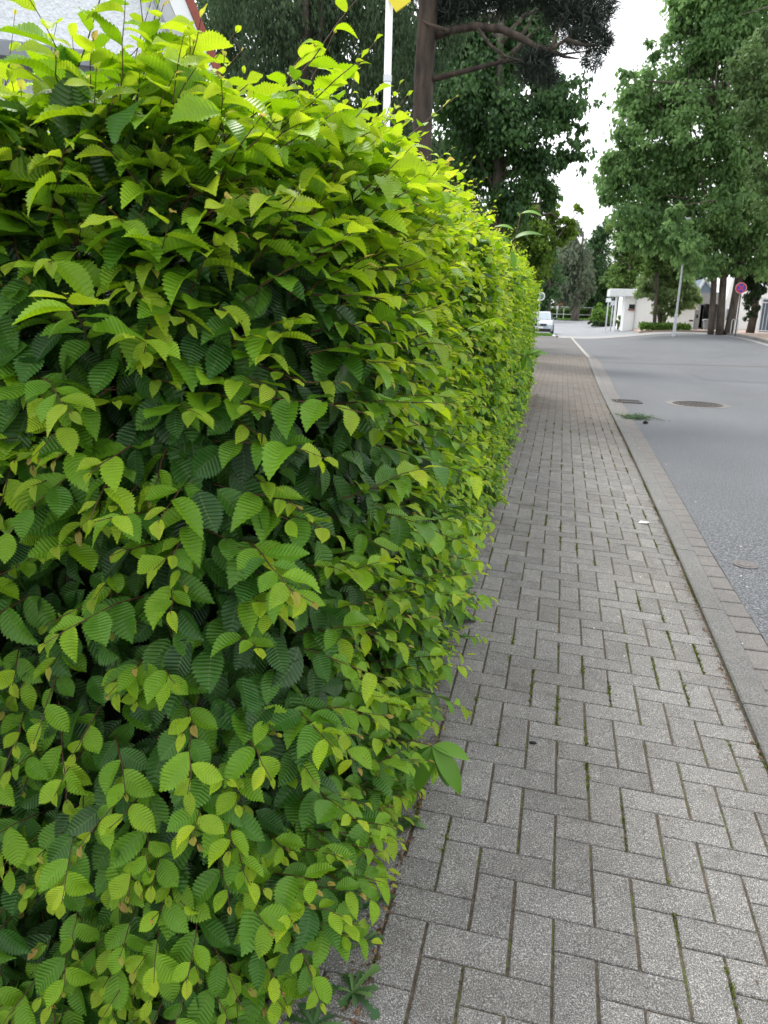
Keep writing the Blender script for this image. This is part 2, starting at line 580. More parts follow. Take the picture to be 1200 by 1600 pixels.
# ground beyond the hedge and the bed the hedge stands in
sheet('soil_bed', lambda y: (-9, -.66), -3, 16, 90, 60, M['soil'], dz=0,
      zf=lambda x, y: gn(y) + .042 + .006 * np.sin(x * 17 + y * 9) + .005 * np.sin(y * 31 - x * 13) + .006 * sm((-x - .4) / .5))
sheet('road', lambda y: (float(gutX(y)), 26 if y > -20 else 26), -6, 46, 80, 40, M['asphalt'])
sheet('road_seam', lambda y: (1.3 if y < 26 else 1.33, 8.2), 24.9, 25.02, 2, 40, M['joint'], dz=.004)
sheet('road_patch', lambda y: (3.4 + .05 * math.sin(y * 5), 7.6), 19.5, 23.2, 8, 20, asphalt_material('patched_asphalt', (.02, .021, .024), (.080, .085, .092), (.27, .28, .29), 75, .1), dz=.004)
# pale ramp of blocks across the junction
sheet('road_ramp', lambda y: (-.2 - (y - 46) * .0, 13.5), 46.0, 50.0, 8, 30, M['ramp_stone'], dz=.012)
sheet('side_road', lambda y: (float(np.interp(y, [50, 62, 78, 92, 105, 118], [-.35, -.9, -2.2, -7, -18, -36])),
                              float(np.interp(y, [50, 58, 70, 82, 92, 105, 118], [4.6, 4.8, 5.2, 4.9, 4.2, -2, -22]))),
      50, 118, 60, 14, M['asphalt_far'], dz=.004)
sheet('far_footway', lambda y: (float(np.interp(y, [50, 58, 70, 82, 92, 105], [4.6, 4.8, 5.2, 4.9, 4.2, -2])),
                                float(np.interp(y, [50, 105], [16, 14]))), 50.0, 96, 40, 14, M['far_brick'], dz=.10, skirt=.1)
sheet('path_asphalt', lambda y: (-3.2, float(kerbX(y)) - .005), 28, 46, 20, 14, M['asphalt_dark'], zf=lambda x, y: pavz(x, y), dz=.0, skirt=.08)
sheet('verge_kerb', lambda y: (-9, -.25), 46.0, 46.5, 3, 14, M['pale_stone'], dz=.07, skirt=.08)
sheet('grass_verge', lambda y: (-9, -.6), 46.5, 49.5, 10, 14, M['earth'], dz=.06, skirt=.06)
sheet('parking_strip', lambda y: (-9, float(np.interp(y, [49.5, 62, 78], [-.35, -.9, -2.2]))), 49.5, 72, 10, 14, M['asphalt_far'], dz=.0)
sheet('white_road_line', lambda y: (float(np.interp(y, [50, 62], [-.55, -1.0])), float(np.interp(y, [50, 62], [-.37, -.82]))), 49.7, 61, 10, 3, M['whitepaint'], dz=.010)
# raised footway on the other side, with its kerb
def rfx(y):
    return float(np.interp(y, [26, 33, 44, 47, 50], [8.5, 8.55, 8.65, 8.55, 8.4]))
sheet('opposite_footway', lambda y: (rfx(y) + .15, 40), 4, 50, 50, 14, M['far_brick'], dz=.12, skirt=.15)
sheet('opposite_gutter', lambda y: (rfx(y) - .32, rfx(y) - .002), 4, 46, 50, 3, M['ramp_stone'], dz=.005)
sheet('opposite_kerb', lambda y: (rfx(y), rfx(y) + .147), 4, 50, 50, 3, M['kerb'], dz=.125, skirt=.15)
sheet('far_lawn', lambda y: (-40, float(np.interp(y, [96, 118], [14, 24]))), 96.5, 128, 12, 14, M['earth'], dz=.05)

# pavers: 90 degree herringbone of 10 x 20 cm blocks, all one paved surface
U, X0, Y0 = .104, .1054, 3.447
def build_pavers():
    V, F, rn = [], [], []
    n = 0
    kmin = int((-.80 - X0) / U) - 1
    kmax = int((1.1 - X0) / U) + 1
    jmin = int((Y0 - 28.0) / U) - 1
    jmax = int((Y0 + 1.5) / U) + 1
    for k in range(kmin, kmax + 1):
        for j in range(jmin, jmax + 1):
            q = (j - k) % 4
            if q == 0:      # H brick: columns k-1..k
                xa, xb, ja, jb = X0 + (k - 1) * U, X0 + (k + 1) * U, j, j + 1
            elif q == 2:    # V brick rows j..j+1
                xa, xb, ja, jb = X0 + k * U, X0 + (k + 1) * U, j, j + 2
            else:
                continue
            ya, yb = Y0 - jb * U, Y0 - ja * U
            gx_, gy_ = .0034, .0020
            xa += gx_; xb -= gx_; ya += gy_; yb -= gy_
            ym = (ya + yb) / 2
            lim = float(kerbX(ym)) - .010
            left = -.68 + .02 * math.sin(ym * 3)
            if xa > lim - .015 or xb < left: continue
            xb = min(xb, lim); xa = max(xa, left)
            if xb - xa < .02: continue
            if yb > 28: continue
            jit = np.random.RandomState((k * 7919 + j * 104729) % 100003)
            dx, dy, rz = jit.uniform(-.0012, .0012), jit.uniform(-.0012, .0012), jit.uniform(-.006, .006)
            tz = jit.uniform(-.0022, .0022, 4)
            cx, cy = (xa + xb) / 2 + dx, (ya + yb) / 2 + dy
            hx, hy = (xb - xa) / 2, (yb - ya) / 2
            b = .0045
            ring = []
            for z, ins in ((-.03, 0.0), (-.0045, 0.0), (-.0012, b * .35), (0.0, b)):
                for sx, sy, ci in ((-1, -1, 0), (1, -1, 1), (1, 1, 2), (-1, 1, 3)):
                    x, y = sx * (hx - ins), sy * (hy - ins)
                    X, Y = cx + x - rz * y, cy + y + rz * x
                    ring.append((X, Y, float(pavz(X, Y)) + z + (tz[ci] * .5 if z > -.02 else 0)))
            V += ring
            for r in range(3):
                for i in range(4):
                    i2 = (i + 1) % 4
                    F.append((n + r * 4 + i, n + r * 4 + i2, n + (r + 1) * 4 + i2, n + (r + 1) * 4 + i))
            F.append((n + 12, n + 13, n + 14, n + 15))
            rn += [jit.uniform()] * 16
            n += 16
    o = mesh_obj('pavement', V, np.array(F), M['paver'], attrs={'rnd': rn})
    tag(o, kind='structure')
    sheet('paving_joints', lambda y: (-.70, float(kerbX(y)) - .001), -1.6, 28, 200, 10, M['joint'], zf=lambda x, y: pavz(x, y), dz=-.0055)
build_pavers()

# kerb stones 1 m long and gutter blocks
def build_kerb():
    mb, gb, pb = MB(), MB(), MB()
    y = -2.0
    i = 0
    while y < 46.9:
        L = 1.0 if y < 28 else 1.0
        a, b = y + .004, y + L - .004
        pale = y > 26.4
        xa, xb = float(kerbX(a)), float(kerbX(b))
        wd = .125
        prof = [(0, .030), (.008, .036), (wd - .03, .034), (wd - .008, .026), (wd, .006), (wd, -.05), (0, -.05)]
        V = []
        for yy, xx in ((a, xa), (b, xb)):
            t = float(1 - sm((yy - 20) / 10))
            for (px_, pz_) in prof:
                V.append((xx + px_, yy, float(g(xx, yy)) + pz_ * (1 if pz_ < 0 else 1) + (.0 if pz_ < 0 else (1 - t) * .01)))
        m = len(prof)
        f = [(k, (k + 1) % m, m + (k + 1) % m, m + k) for k in range(m)]
        f += [(0, 6, 5, 4), (0, 4, 3), (0, 3, 2), (0, 2, 1), (m, m + 4, m + 5, m + 6), (m, m + 3, m + 4), (m, m + 2, m + 3), (m, m + 1, m + 2)]
        (pb if pale else mb).add(V, [tuple(reversed(q)) for q in f])
        y += L
    tag(mb.build('kerb', M['kerb']), kind='structure')
    tag(pb.build('pale_kerb', M['pale_stone']), kind='structure')
    y = -2.0
    rs = np.random.RandomState(3)
    while y < 30:
        if not (13.70 < y + .1 < 14.25):
            L = .20
            xa = float(kerbX(y + .1)) + .129
            xb = float(gutX(y + .1)) - .004
            zt = .006 + rs.uniform(-.0012, .0012)
            cx = (xa + xb) / 2
            gb.box((cx, y + L / 2, float(g(cx, y)) + zt - .03), (xb - xa, L - .006, .06), bev=.004)
        y += .20
    tag(gb.build('gutter', M['gutter']), kind='structure')
build_kerb()
sheet('gutter_joint', lambda y: (float(kerbX(y)) + .118, float(gutX(y))), -2, 46, 100, 4, M['joint'], dz=-.004)

# ------------------------------------------------------------------ hedge
def leaf_template(lod, var):
    r = np.random.RandomState(100 + var)
    r_w = r.uniform(.80, 1.02)
    fold, arch, twist, side = r.uniform(.08, .70), r.uniform(-.1, .75), r.uniform(-.6, .6), r.uniform(-.11, .11)
    wave, wph = r.uniform(.0, .035), r.uniform(0, 6)
    if lod == 0: nr, lv = 26, [0, .5, 1]
    elif lod == 1: nr, lv = 13, [0, 1]
    else: nr, lv = 4, [0, 1]
    cols = [-a for a in lv[:0:-1]] + lv
    V, S, A = [], [], []
    for i in range(nr + 1):
        s = i / nr
        wv = float(np.interp(s, [0, .03, .1, .2, .32, .45, .6, .72, .82, .9, .96, 1], [0, .10, .205, .275, .315, .318, .275, .215, .14, .075, .03, 0])) * r_w
        sh = .15 * (wv / .33)
        for c in cols:
            a = abs(c)
            tooth = 0
            if lod == 0 and a == 1 and 0 < i < nr: tooth = (.062 if i % 2 else -.062)
            if lod == 1 and a == 1 and 0 < i < nr: tooth = (.055 if i % 2 else -.055)
            x = (1 if c > 0 else -1) * a * wv * (1 + tooth * 1.5) + side * math.sin(s * math.pi)
            y = s + sh * a + tooth * .25 * a
            cor = (.0085 if i % 2 else -.0085) * (min(a, .6) / .6) * math.sin(math.pi * s) if lod == 0 else 0
            z = a * wv * fold * (1.15 if c > 0 else .85) + cor + a * a * wave * math.sin(s * 11 + wph + (2 if c > 0 else 0))
            # droop of the blade along its length
            ang = arch * s
            y2 = y * math.cos(ang * .5)
            z2 = z - y * math.sin(ang)
            tw = twist * s
            x3, z3 = x * math.cos(tw) - z2 * 0 * math.sin(tw), z2 + x * math.sin(tw)
            V.append((x3, y2, z3)); S.append(s * nr / 26 if lod == 0 else s); A.append(a)
    if lod == 0:
        S = [k / nr for k in np.repeat(np.arange(nr + 1), len(cols))]
    m = len(cols)
    F = [(i * m + j, i * m + j + 1, (i + 1) * m + j + 1, (i + 1) * m + j) for i in range(nr) for j in range(m - 1)]
    return np.array(V), np.array(F), np.array(S), np.array(A)

NV = 22
TPL = {l: [leaf_template(l, v) for v in range(NV)] for l in (0, 1, 2)}

def leaves_mesh(L, tpl):
    """L: dict of arrays pos, dir, nrm, len, age, lod -> V, F, attrs"""
    Vs, Fs, at_ = [], [], {'age': [], 'rnd': [], 'vs': [], 'va': []}
    n0 = 0
    nL = len(L['pos'])
    var = rng.integers(0, NV, nL)
    y = norm(L['dir'])
    z = L['nrm'] - y * np.sum(L['nrm'] * y, 1, keepdims=True)
    z = norm(z)
    x = np.cross(y, z)
    rn = rng.random(nL)
    for lod in (0, 1, 2):
        for v in range(NV):
            k = np.where((L['lod'] == lod) & (var == v))[0]
            if not len(k): continue
            tv, tf, ts, ta = tpl[lod][v]
            ln = L['len'][k][:, None, None]
            wd = L['wid'][k][:, None, None] if 'wid' in L else 1.0
            P = (tv[None, :, 0:1] * x[k][:, None] * wd + tv[None, :, 1:2] * y[k][:, None] + tv[None, :, 2:3] * z[k][:, None]) * ln + L['pos'][k][:, None]
            m = len(tv)
            Vs.append(P.reshape(-1, 3))
            Fs.append((tf[None] + (n0 + np.arange(len(k)) * m)[:, None, None]).reshape(-1, 4))
            n0 += len(k) * m
            at_['age'].append(np.repeat(L['age'][k], m))
            at_['rnd'].append(np.repeat(rn[k], m))
            at_['vs'].append(np.tile(ts, len(k)))
            at_['va'].append(np.tile(ta, len(k)))
    return np.concatenate(Vs), np.concatenate(Fs), {k: np.concatenate(v) for k, v in at_.items()}

HX, HY0, HY1, HXL, CR = -.47, 1.13, 13.8, -2.2, .30
def hedge_top(Y):
    return np.interp(Y, [1.1, 2, 4, 14], [1.825, 1.87, 1.96, 2.10])
def hx(Y):
    return np.interp(Y, [1.1, 1.8, 2.6, 5, 13.8], [-.435, -.435, -.445, -.485, -.61])
def bulge(t, z):
    return .045 * np.sin(t * 2.3 + z * 1.7) + .03 * np.sin(t * 5.9 - z * 4.1 + 1) + .02 * np.sin(t * 11 + z * 9)
def plan(t):
    """t metres along the visible outline: 0 at the left end of the end face, growing round the corner and up the street"""
    l1 = (HX - CR) - HXL
    l2 = CR * math.pi / 2
    P = np.zeros((len(t), 2)); Nn = np.zeros((len(t), 2))
    a = t < l1
    P[a] = np.stack([HXL + t[a], np.full(a.sum(), HY0)], 1); Nn[a] = (0, -1)
    b = (t >= l1) & (t < l1 + l2)
    th = (t[b] - l1) / CR
    P[b] = np.stack([HX - CR + CR * np.sin(th), HY0 + CR - CR * np.cos(th)], 1)
    Nn[b] = np.stack([np.sin(th), -np.cos(th)], 1)
    c = t >= l1 + l2
    P[c] = np.stack([np.full(c.sum(), HX), HY0 + CR + (t[c] - l1 - l2)], 1); Nn[c] = (1, 0)
    P[:, 0] += (hx(P[:, 1]) - HX) * np.clip((P[:, 0] - HXL) / (HX - HXL), 0, 1)
    return P, Nn
TMAX = (HX - CR) - HXL + CR * math.pi / 2 + (HY1 - HY0 - CR)
T1 = (HX - CR) - HXL
def side_points(n, t0, t1, zlo=-.02):
    t = rng.uniform(t0, t1, n)
    P, Nn = plan(t)
    H = hedge_top(P[:, 1])
    z = zlo + (H - zlo) * rng.random(n)
    # rounded shoulder, drawn in at the foot
    sh_ = np.interp(P[:, 1], [1, 4, 7], [.55, .45, .25])
    k = np.clip((z - (H - sh_)) / sh_, 0, 1)
    inset = np.interp(P[:, 1], [1, 4, 7], [.24, .20, .16]) * (1 - np.sqrt(np.clip(1 - k ** 2, 0, 1))) + .03 * np.clip(1 - z / .25, 0, 1)
    b = bulge(t, z) - inset
    pos = np.stack([P[:, 0] + Nn[:, 0] * b, P[:, 1] + Nn[:, 1] * b, z], 1)
    nr = norm(np.stack([Nn[:, 0], Nn[:, 1], k * 1.2], 1))
    return pos, nr, t
def top_points(n, y0, y1, depth=1.0):
    y = rng.uniform(y0, y1, n)
    x = hx(y) - np.interp(y, [1, 4, 7], [.20, .16, .08]) - rng.random(n) * depth
    pos = np.stack([x, y, hedge_top(y) + .03 * np.sin(x * 6 + y * 4) - .02], 1)
    return pos, np.tile([0, 0, 1.0], (n, 1))

ALL = {k: [] for k in ('pos', 'dir', 'nrm', 'len', 'age', 'lod')}
TW_P, TW_R = [], []
def lod_of(pos):
    d = np.linalg.norm(pos - CAM, axis=1)
    return np.where(d < 2.5, 0, np.where(d < 6.5, 1, 2))
def push(pos, dr, nr, ln, age):
    ALL['pos'].append(pos); ALL['dir'].append(dr); ALL['nrm'].append(nr); ALL['len'].append(ln); ALL['age'].append(np.clip(age, 0, 1)); ALL['lod'].append(lod_of(pos))

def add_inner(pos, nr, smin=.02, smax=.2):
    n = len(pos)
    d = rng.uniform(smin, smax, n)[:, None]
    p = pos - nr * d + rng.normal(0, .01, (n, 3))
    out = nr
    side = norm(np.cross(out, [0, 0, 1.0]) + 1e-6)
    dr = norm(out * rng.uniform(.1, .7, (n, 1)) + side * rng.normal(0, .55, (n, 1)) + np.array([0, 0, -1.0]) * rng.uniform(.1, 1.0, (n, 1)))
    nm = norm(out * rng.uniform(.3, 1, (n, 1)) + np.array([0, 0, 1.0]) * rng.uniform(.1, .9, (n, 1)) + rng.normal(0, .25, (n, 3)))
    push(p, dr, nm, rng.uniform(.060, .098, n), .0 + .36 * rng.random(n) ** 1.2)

def add_shoots(pos, nr, lmin, lmax, upw, young=0.0, twig=True, start=.06, lsz=1.0, step=.024, straight=1.0):
    """leafy side shoots: leaves alternate either side of a thin zigzag twig"""
    n = len(pos)
    L = rng.uniform(lmin, lmax, n)
    side0 = norm(np.cross(nr, [0, 0, 1.0]) + rng.normal(0, .001, (n, 3)))
    d = norm(nr * .75 + np.array([.42, 0, 0]) * (nr[:, 0:1] > -.2) * np.clip(1.3 + pos[:, 0:1], 0, 1) + side0 * rng.normal(0, .42, (n, 1)) + np.array([0, 0, 1.0]) * (upw + rng.normal(0, .28, n))[:, None])
    base = pos - nr * start
    L = L + start
    droop = rng.uniform(.05, .5, n) * L * straight * (1 - .6 * np.clip(nr[:, 0], 0, 1))
    ks = np.linspace(0, 1, 6)
    C = base[:, None] + d[:, None] * (L[:, None] * ks)[:, :, None]
    C[:, :, 2] -= (droop[:, None] * ks ** 2 * .6)
    C += rng.normal(0, .002, C.shape)
    if twig:
        TW_P.append(C)
        TW_R.append(np.stack([np.linspace(.0019, .0007, 6)] * n))
    nl = np.clip((L - start * .5) / step, 3, 14).astype(int)
    for i in range(14):
        k = np.where(nl > i)[0]
        if not len(k): break
        frac = 1 - (i + .25) / (nl[k] + .4)          # i=0 at the tip
        frac = np.clip(frac, .02, 1)
        q = frac * 5
        i0 = np.minimum(q.astype(int), 4)
        f = (q - i0)[:, None]
        p = C[k, i0] * (1 - f) + C[k, i0 + 1] * f
        ax = norm(C[k, i0 + 1] - C[k, i0])
        sd = norm(np.cross(ax, [0, 0, 1.0]) + rng.normal(0, .01, (len(k), 3)))
        sgn = (1 if i % 2 else -1)
        zf = np.clip(p[:, 2] / 1.9, 0, 1.1)[:, None]
        down = np.array([0, 0, -1.0])
        sf = np.clip(nr[k][:, 0:1] * 1.2 + .85 * sm((p[:, 2:3] - .8) / .5) * (1 - .7 * sm((p[:, 2:3] - 1.4) / .3)), 0, 1)          # street side: sprays held out flat
        hang = (.9 - .85 * zf) * (1 - .9 * sf) + rng.uniform(0, .45, (len(k), 1)) * (1 - .55 * sf)
        tipf = 1.0 if i == 0 else .45
        dr = norm(ax * (.55 + .5 * (i == 0)) + sd * sgn * (.8 if i else .15) * rng.uniform(.6, 1.2, (len(k), 1)) + down * hang * .75 + rng.normal(0, .14, (len(k), 3)))
        nm = norm(np.array([0, 0, 1.0]) * (.35 + .8 * zf + .55 * sf) + nr[k] * (1.05 - .75 * zf) * (1 - .45 * sf) + rng.normal(0, 1, (len(k), 3)) * (.24 + .30 * sm((p[:, 2:3] - 1.45) / .3)))
        sz = lsz * rng.uniform(.052, .094, len(k)) * np.clip(.40 + i * .24, 0, 1) * (1 if i > 0 else rng.uniform(.8, 1.2, len(k)))
        yb = young[k] if hasattr(young, '__len__') else young
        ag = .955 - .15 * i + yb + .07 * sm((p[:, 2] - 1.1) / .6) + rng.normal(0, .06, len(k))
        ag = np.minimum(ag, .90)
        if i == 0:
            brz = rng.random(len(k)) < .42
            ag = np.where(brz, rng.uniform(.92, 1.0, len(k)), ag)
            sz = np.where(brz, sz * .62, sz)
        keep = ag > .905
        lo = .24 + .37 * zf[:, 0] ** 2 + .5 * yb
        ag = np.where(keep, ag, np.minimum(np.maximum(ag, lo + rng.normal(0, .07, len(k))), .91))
        push(p, dr, nm, sz, ag)

# near corner, end face and the first metres
pos, nr, t = side_points(6800, T1 - 1.15, T1 + 2.3)
add_inner(pos, nr, .01, .17)
pos, nr, t = side_points(980, T1 - 1.15, T1 + 2.3, zlo=-.04)
add_shoots(pos, nr, .05, .13, .02, young=-.09 + .27 * (pos[:, 2] / 1.9) ** 2, start=.06)
pos, nr, t = side_points(170, T1 - 1.15, T1 + 2.5, zlo=.15)
add_shoots(pos, nr, .13, .25, .12, young=.02 + .20 * (pos[:, 2] / 1.9) ** 2, start=.05)
pos, nr = top_points(1500, HY0, 3.4)
add_inner(pos, nr, .0, .12)
pos, nr = top_points(330, HY0, 3.4)
nt_ = norm(nr + np.array([.45, -.1, 0]) * rng.uniform(.2, 1.6, (len(pos), 1)))
add_shoots(pos, nt_, .06, .17, .1, young=.17, start=.05)
# shoulder: long light shoots reaching up and out over the edge
pos, nr, t = side_points(230, T1 - 1.15, T1 + 2.3, zlo=1.58)
add_shoots(pos, norm(nr + np.array([.3, 0, .5])), .10, .23, .25, young=.17, start=.06)
pos, nr, t = side_points(230, T1 - 1.15, T1 + 1.2, zlo=.0)
pos[:, 2] = pos[:, 2] * .24 - .04
add_shoots(pos, nr, .08, .17, -.05, young=-.05, start=.05)
# long thin reddish shoots standing clear of the top
for (ya, yb, m) in ((1.15, 2.4, 34), (2.4, 4.6, 26), (4.6, 9, 70), (9, 13.7, 50)):
    yy = rng.uniform(ya, yb, m)
    xx = hx(yy) - .14 - rng.random(m) ** 1.5 * (.9 if ya < 2 else .3)
    pos = np.stack([xx, yy, hedge_top(yy) - .03], 1)
    nr = norm(np.stack([rng.uniform(.1, .9, m), rng.normal(0, .25, m), np.full(m, .7)], 1))
    add_shoots(pos, nr, .17, .34, .5, young=.10, start=.04, lsz=.62, step=.036, straight=.4)
# middle distance
pos, nr, t = side_points(5200, T1 + 2.3, T1 + 5.6)
add_inner(pos, nr, .01, .15)
pos, nr, t = side_points(1200, T1 + 2.3, T1 + 5.6)
add_shoots(pos, nr, .06, .17, .06, young=-.05 + .19 * (pos[:, 2] / 1.9) ** 2)
pos, nr = top_points(900, 3.4, 6.6)
add_inner(pos, nr, 0, .1)
pos, nr = top_points(380, 3.4, 6.6, .8)
add_shoots(pos, norm(nr + np.array([.5, 0, 0]) * rng.uniform(0, 1.5, (len(pos), 1))), .07, .19, .1, young=.09)
# far part
pos, nr, t = side_points(7500, T1 + 5.6, TMAX)
add_inner(pos, nr, .01, .12)
pos, nr, t = side_points(1500, T1 + 5.6, TMAX)
add_shoots(pos, nr, .07, .19, .06, young=-.07 + .16 * (pos[:, 2] / 1.9) ** 2, twig=False)
pos, nr = top_points(520, 6.6, HY1, .6)
add_shoots(pos, norm(nr + np.array([.5, 0, 0]) * rng.uniform(0, 1.5, (len(pos), 1))), .08, .2, .1, young=.08, twig=False)
# far end face
n = 700
pos = np.stack([rng.uniform(-1.4, HX, n), np.full(n, HY1), rng.uniform(.05, 2.05, n)], 1)
nr = np.tile([0, 1.0, 0], (n, 1))
add_inner(pos, nr)
add_shoots(pos[:160], nr[:160], .07, .16, .05, twig=False)

hedge = empty('hornbeam_hedge', (-1.0, HY0, .04))
tag(hedge, 'long clipped hornbeam hedge with yellow-green young leaves beside the block paving', 'hedge')
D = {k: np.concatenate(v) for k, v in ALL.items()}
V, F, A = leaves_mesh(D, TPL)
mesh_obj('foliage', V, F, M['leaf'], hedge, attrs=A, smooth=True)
print('hedge leaves', len(D['pos']), 'verts', len(V))

def tubes_batch(C, Rr, n=4):
    """C (m,k,3), Rr (m,k)"""
    m, k = C.shape[:2]
    T = norm(np.gradient(C, axis=1))
    u = norm(np.cross(T, np.array([.3, .9, .31])))
    b = np.cross(T, u)
    a = np.arange(n) * 2 * math.pi / n
    V = C[:, :, None] + Rr[:, :, None, None] * (np.cos(a)[:, None] * u[:, :, None] + np.sin(a)[:, None] * b[:, :, None])
    i, j = np.meshgrid(np.arange(k - 1), np.arange(n), indexing='ij')
    j2 = (j + 1) % n
    f = np.stack([i * n + j, i * n + j2, (i + 1) * n + j2, (i + 1) * n + j], -1).reshape(-1, 4)
    F = (f[None] + (np.arange(m) * k * n)[:, None, None]).reshape(-1, 4)
    return V.reshape(-1, 3), F
V, F = tubes_batch(np.concatenate(TW_P), np.concatenate(TW_R))
mesh_obj('twigs', V, F, M['twig'], hedge, smooth=True)

# dense inner growth behind the leaves
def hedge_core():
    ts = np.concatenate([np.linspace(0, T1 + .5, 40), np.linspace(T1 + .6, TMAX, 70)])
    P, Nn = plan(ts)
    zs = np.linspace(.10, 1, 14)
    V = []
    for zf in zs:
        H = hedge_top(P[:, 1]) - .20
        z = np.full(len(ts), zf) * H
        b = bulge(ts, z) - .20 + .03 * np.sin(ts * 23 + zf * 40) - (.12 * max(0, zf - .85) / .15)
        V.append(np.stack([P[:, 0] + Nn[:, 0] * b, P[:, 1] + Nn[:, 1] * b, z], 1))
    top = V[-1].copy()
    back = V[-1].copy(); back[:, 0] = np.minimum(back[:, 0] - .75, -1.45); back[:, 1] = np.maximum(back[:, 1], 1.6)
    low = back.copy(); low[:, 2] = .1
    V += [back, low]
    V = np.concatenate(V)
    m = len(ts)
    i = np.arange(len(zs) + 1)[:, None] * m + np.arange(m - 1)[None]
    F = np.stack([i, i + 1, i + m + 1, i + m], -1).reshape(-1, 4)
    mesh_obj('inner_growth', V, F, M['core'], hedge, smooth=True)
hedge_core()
for i, (x, y) in enumerate([(-.78, 1.32), (-.98, 1.26), (-1.22, 1.30), (-.74, 1.75), (-.73, 2.2), (-.74, 2.75), (-.73, 3.3), (-.74, 4.0)]):
    pts = [(x, y, -.12), (x + .015, y + .01, .18), (x - .01, y + .02, .45), (x + .02, y + .05, .95)]
    v, f = tube_np(pts, [.019, .015, .013, .008], 8)
    mb = MB(); mb.add(v, f)
    mb.build('stem', M['stem'], hedge, smooth=True)

# ------------------------------------------------------------------ house behind the hedge
def px_line(*pts, Y):
    return [at(a, b, Y) for a, b in pts]
def build_house():
    O = at(318, 86, 9.0)
    al = R_(33)
    e1 = np.array([math.cos(al), math.sin(al), 0]); e2 = np.array([-math.sin(al), math.cos(al), 0])
    def hit(px, py, v=0.0):          # point of the gable plane (moved out by v) seen at a pixel
        d = ray(px, py)
        t = ((O + e2 * v - CAM) @ e2) / (d @ e2)
        return CAM + d * t
    def Wp(u, v, z): return e1 * u + e2 * v + np.array([O[0], O[1], z])
    up = hit(276, -17) - O
    su, sz = up @ e1, up[2]
    rk = 5.5
    ru, rz_ = su * rk, O[2] + sz * rk
    lu = 2 * ru
    base = Wp(ru, 0, 0)
    root = empty('house', base)
    tag(root, 'white rendered house with steep gable and brown-red verge board behind the hedge', 'house')
    k = .20
    mb = MB()
    mb.prism([Wp(lu + k, 0, 0), Wp(-k, 0, 0), Wp(-k, 0, O[2]), Wp(ru, 0, rz_ - .3), Wp(lu + k, 0, O[2])], e2 * 8)
    mb.build('wall', M['stucco'], root)
    ln = math.hypot(ru, rz_ - O[2])
    for s in (1, -1):
        u0 = 0 if s == 1 else lu
        du, dz = (ru - u0) / ln, (rz_ - O[2]) / ln
        nu, nz_ = dz * s, -du * s
        def P(al_, off, v): return Wp(u0 + du * al_ + nu * off, v, O[2] + dz * al_ + nz_ * off)
        mb = MB(); mb.prism([P(-.25, 0, -.22), P(ln, 0, -.22), P(ln, .085, -.22), P(-.25, .085, -.22)], e2 * 8.5); mb.build('roof', M['red_wood'], root)
        mb = MB(); mb.prism([P(-.2, -.17, -.20), P(ln, -.17, -.20), P(ln, -.004, -.20), P(-.2, -.004, -.20)], e2 * .035); mb.build('verge_trim', M['whitepaint'], root)
        mb = MB(); mb.prism([P(-.2, -.30, -.19), P(ln, -.30, -.19), P(ln, -.173, -.19), P(-.2, -.173, -.19)], e2 * .19); mb.build('verge_trim', M['greypaint'], root)
    p0, p1 = hit(-60, 70, -.5), hit(206, 64, -.5)
    mb = MB()
    c = (p0 + p1) / 2
    mb.box(c + e2 * .25 - [0, 0, .10], (np.linalg.norm((p1 - p0)[:2]), .49, .17), rz=al, bev=.02)
    mb.build('canopy', M['zinc'], root)
    mb = MB()
    c = hit(160, 420)
    mb.box(c, (1.4, .08, 1.1), rz=al, bev=.01)
    mb.build('window', M['glass'], root)
    c = hit(284, 86, -.1)
    lamp = MB(); lamp.box(c, (.10, .14, .16), rz=al, bev=.02); lamp.build('wall_lantern', M['darkmetal'], root)
build_house()

# white pole with a yellow plate
def build_pole():
    Y = 7.0
    b = at(601, 300, Y)
    root = empty('white_pole', (b[0], Y, 0))
    tag(root, 'tall thin white pole with a yellow plate rising behind the hedge', 'pole')
    mb = MB()
    mb.tube([(b[0], Y, 0), (b[0], Y, 4.9)], [.034, .030], 16)
    mb.build('shaft', M['whitepaint'], root, smooth=True)
    mb = MB()
    for z in (2.2, 3.35, 4.2):
        mb = MB(); mb.tube([(b[0], Y, z), (b[0], Y, z + .05)], [.037, .037], 16)
        mb.build('collar', M['metal'], root)
    c = at(625, -22, Y - .02)
    mb = MB()
    pts = []
    for k in range(6):
        a = k * math.pi / 3 + .35
        pts.append((c[0] + .20 * math.cos(a) * .62, Y - .05, c[2] + .20 * math.sin(a)))
    mb.prism(pts, (0, .018, 0))
    mb.build('plate', M['yellow'], root)
build_pole()

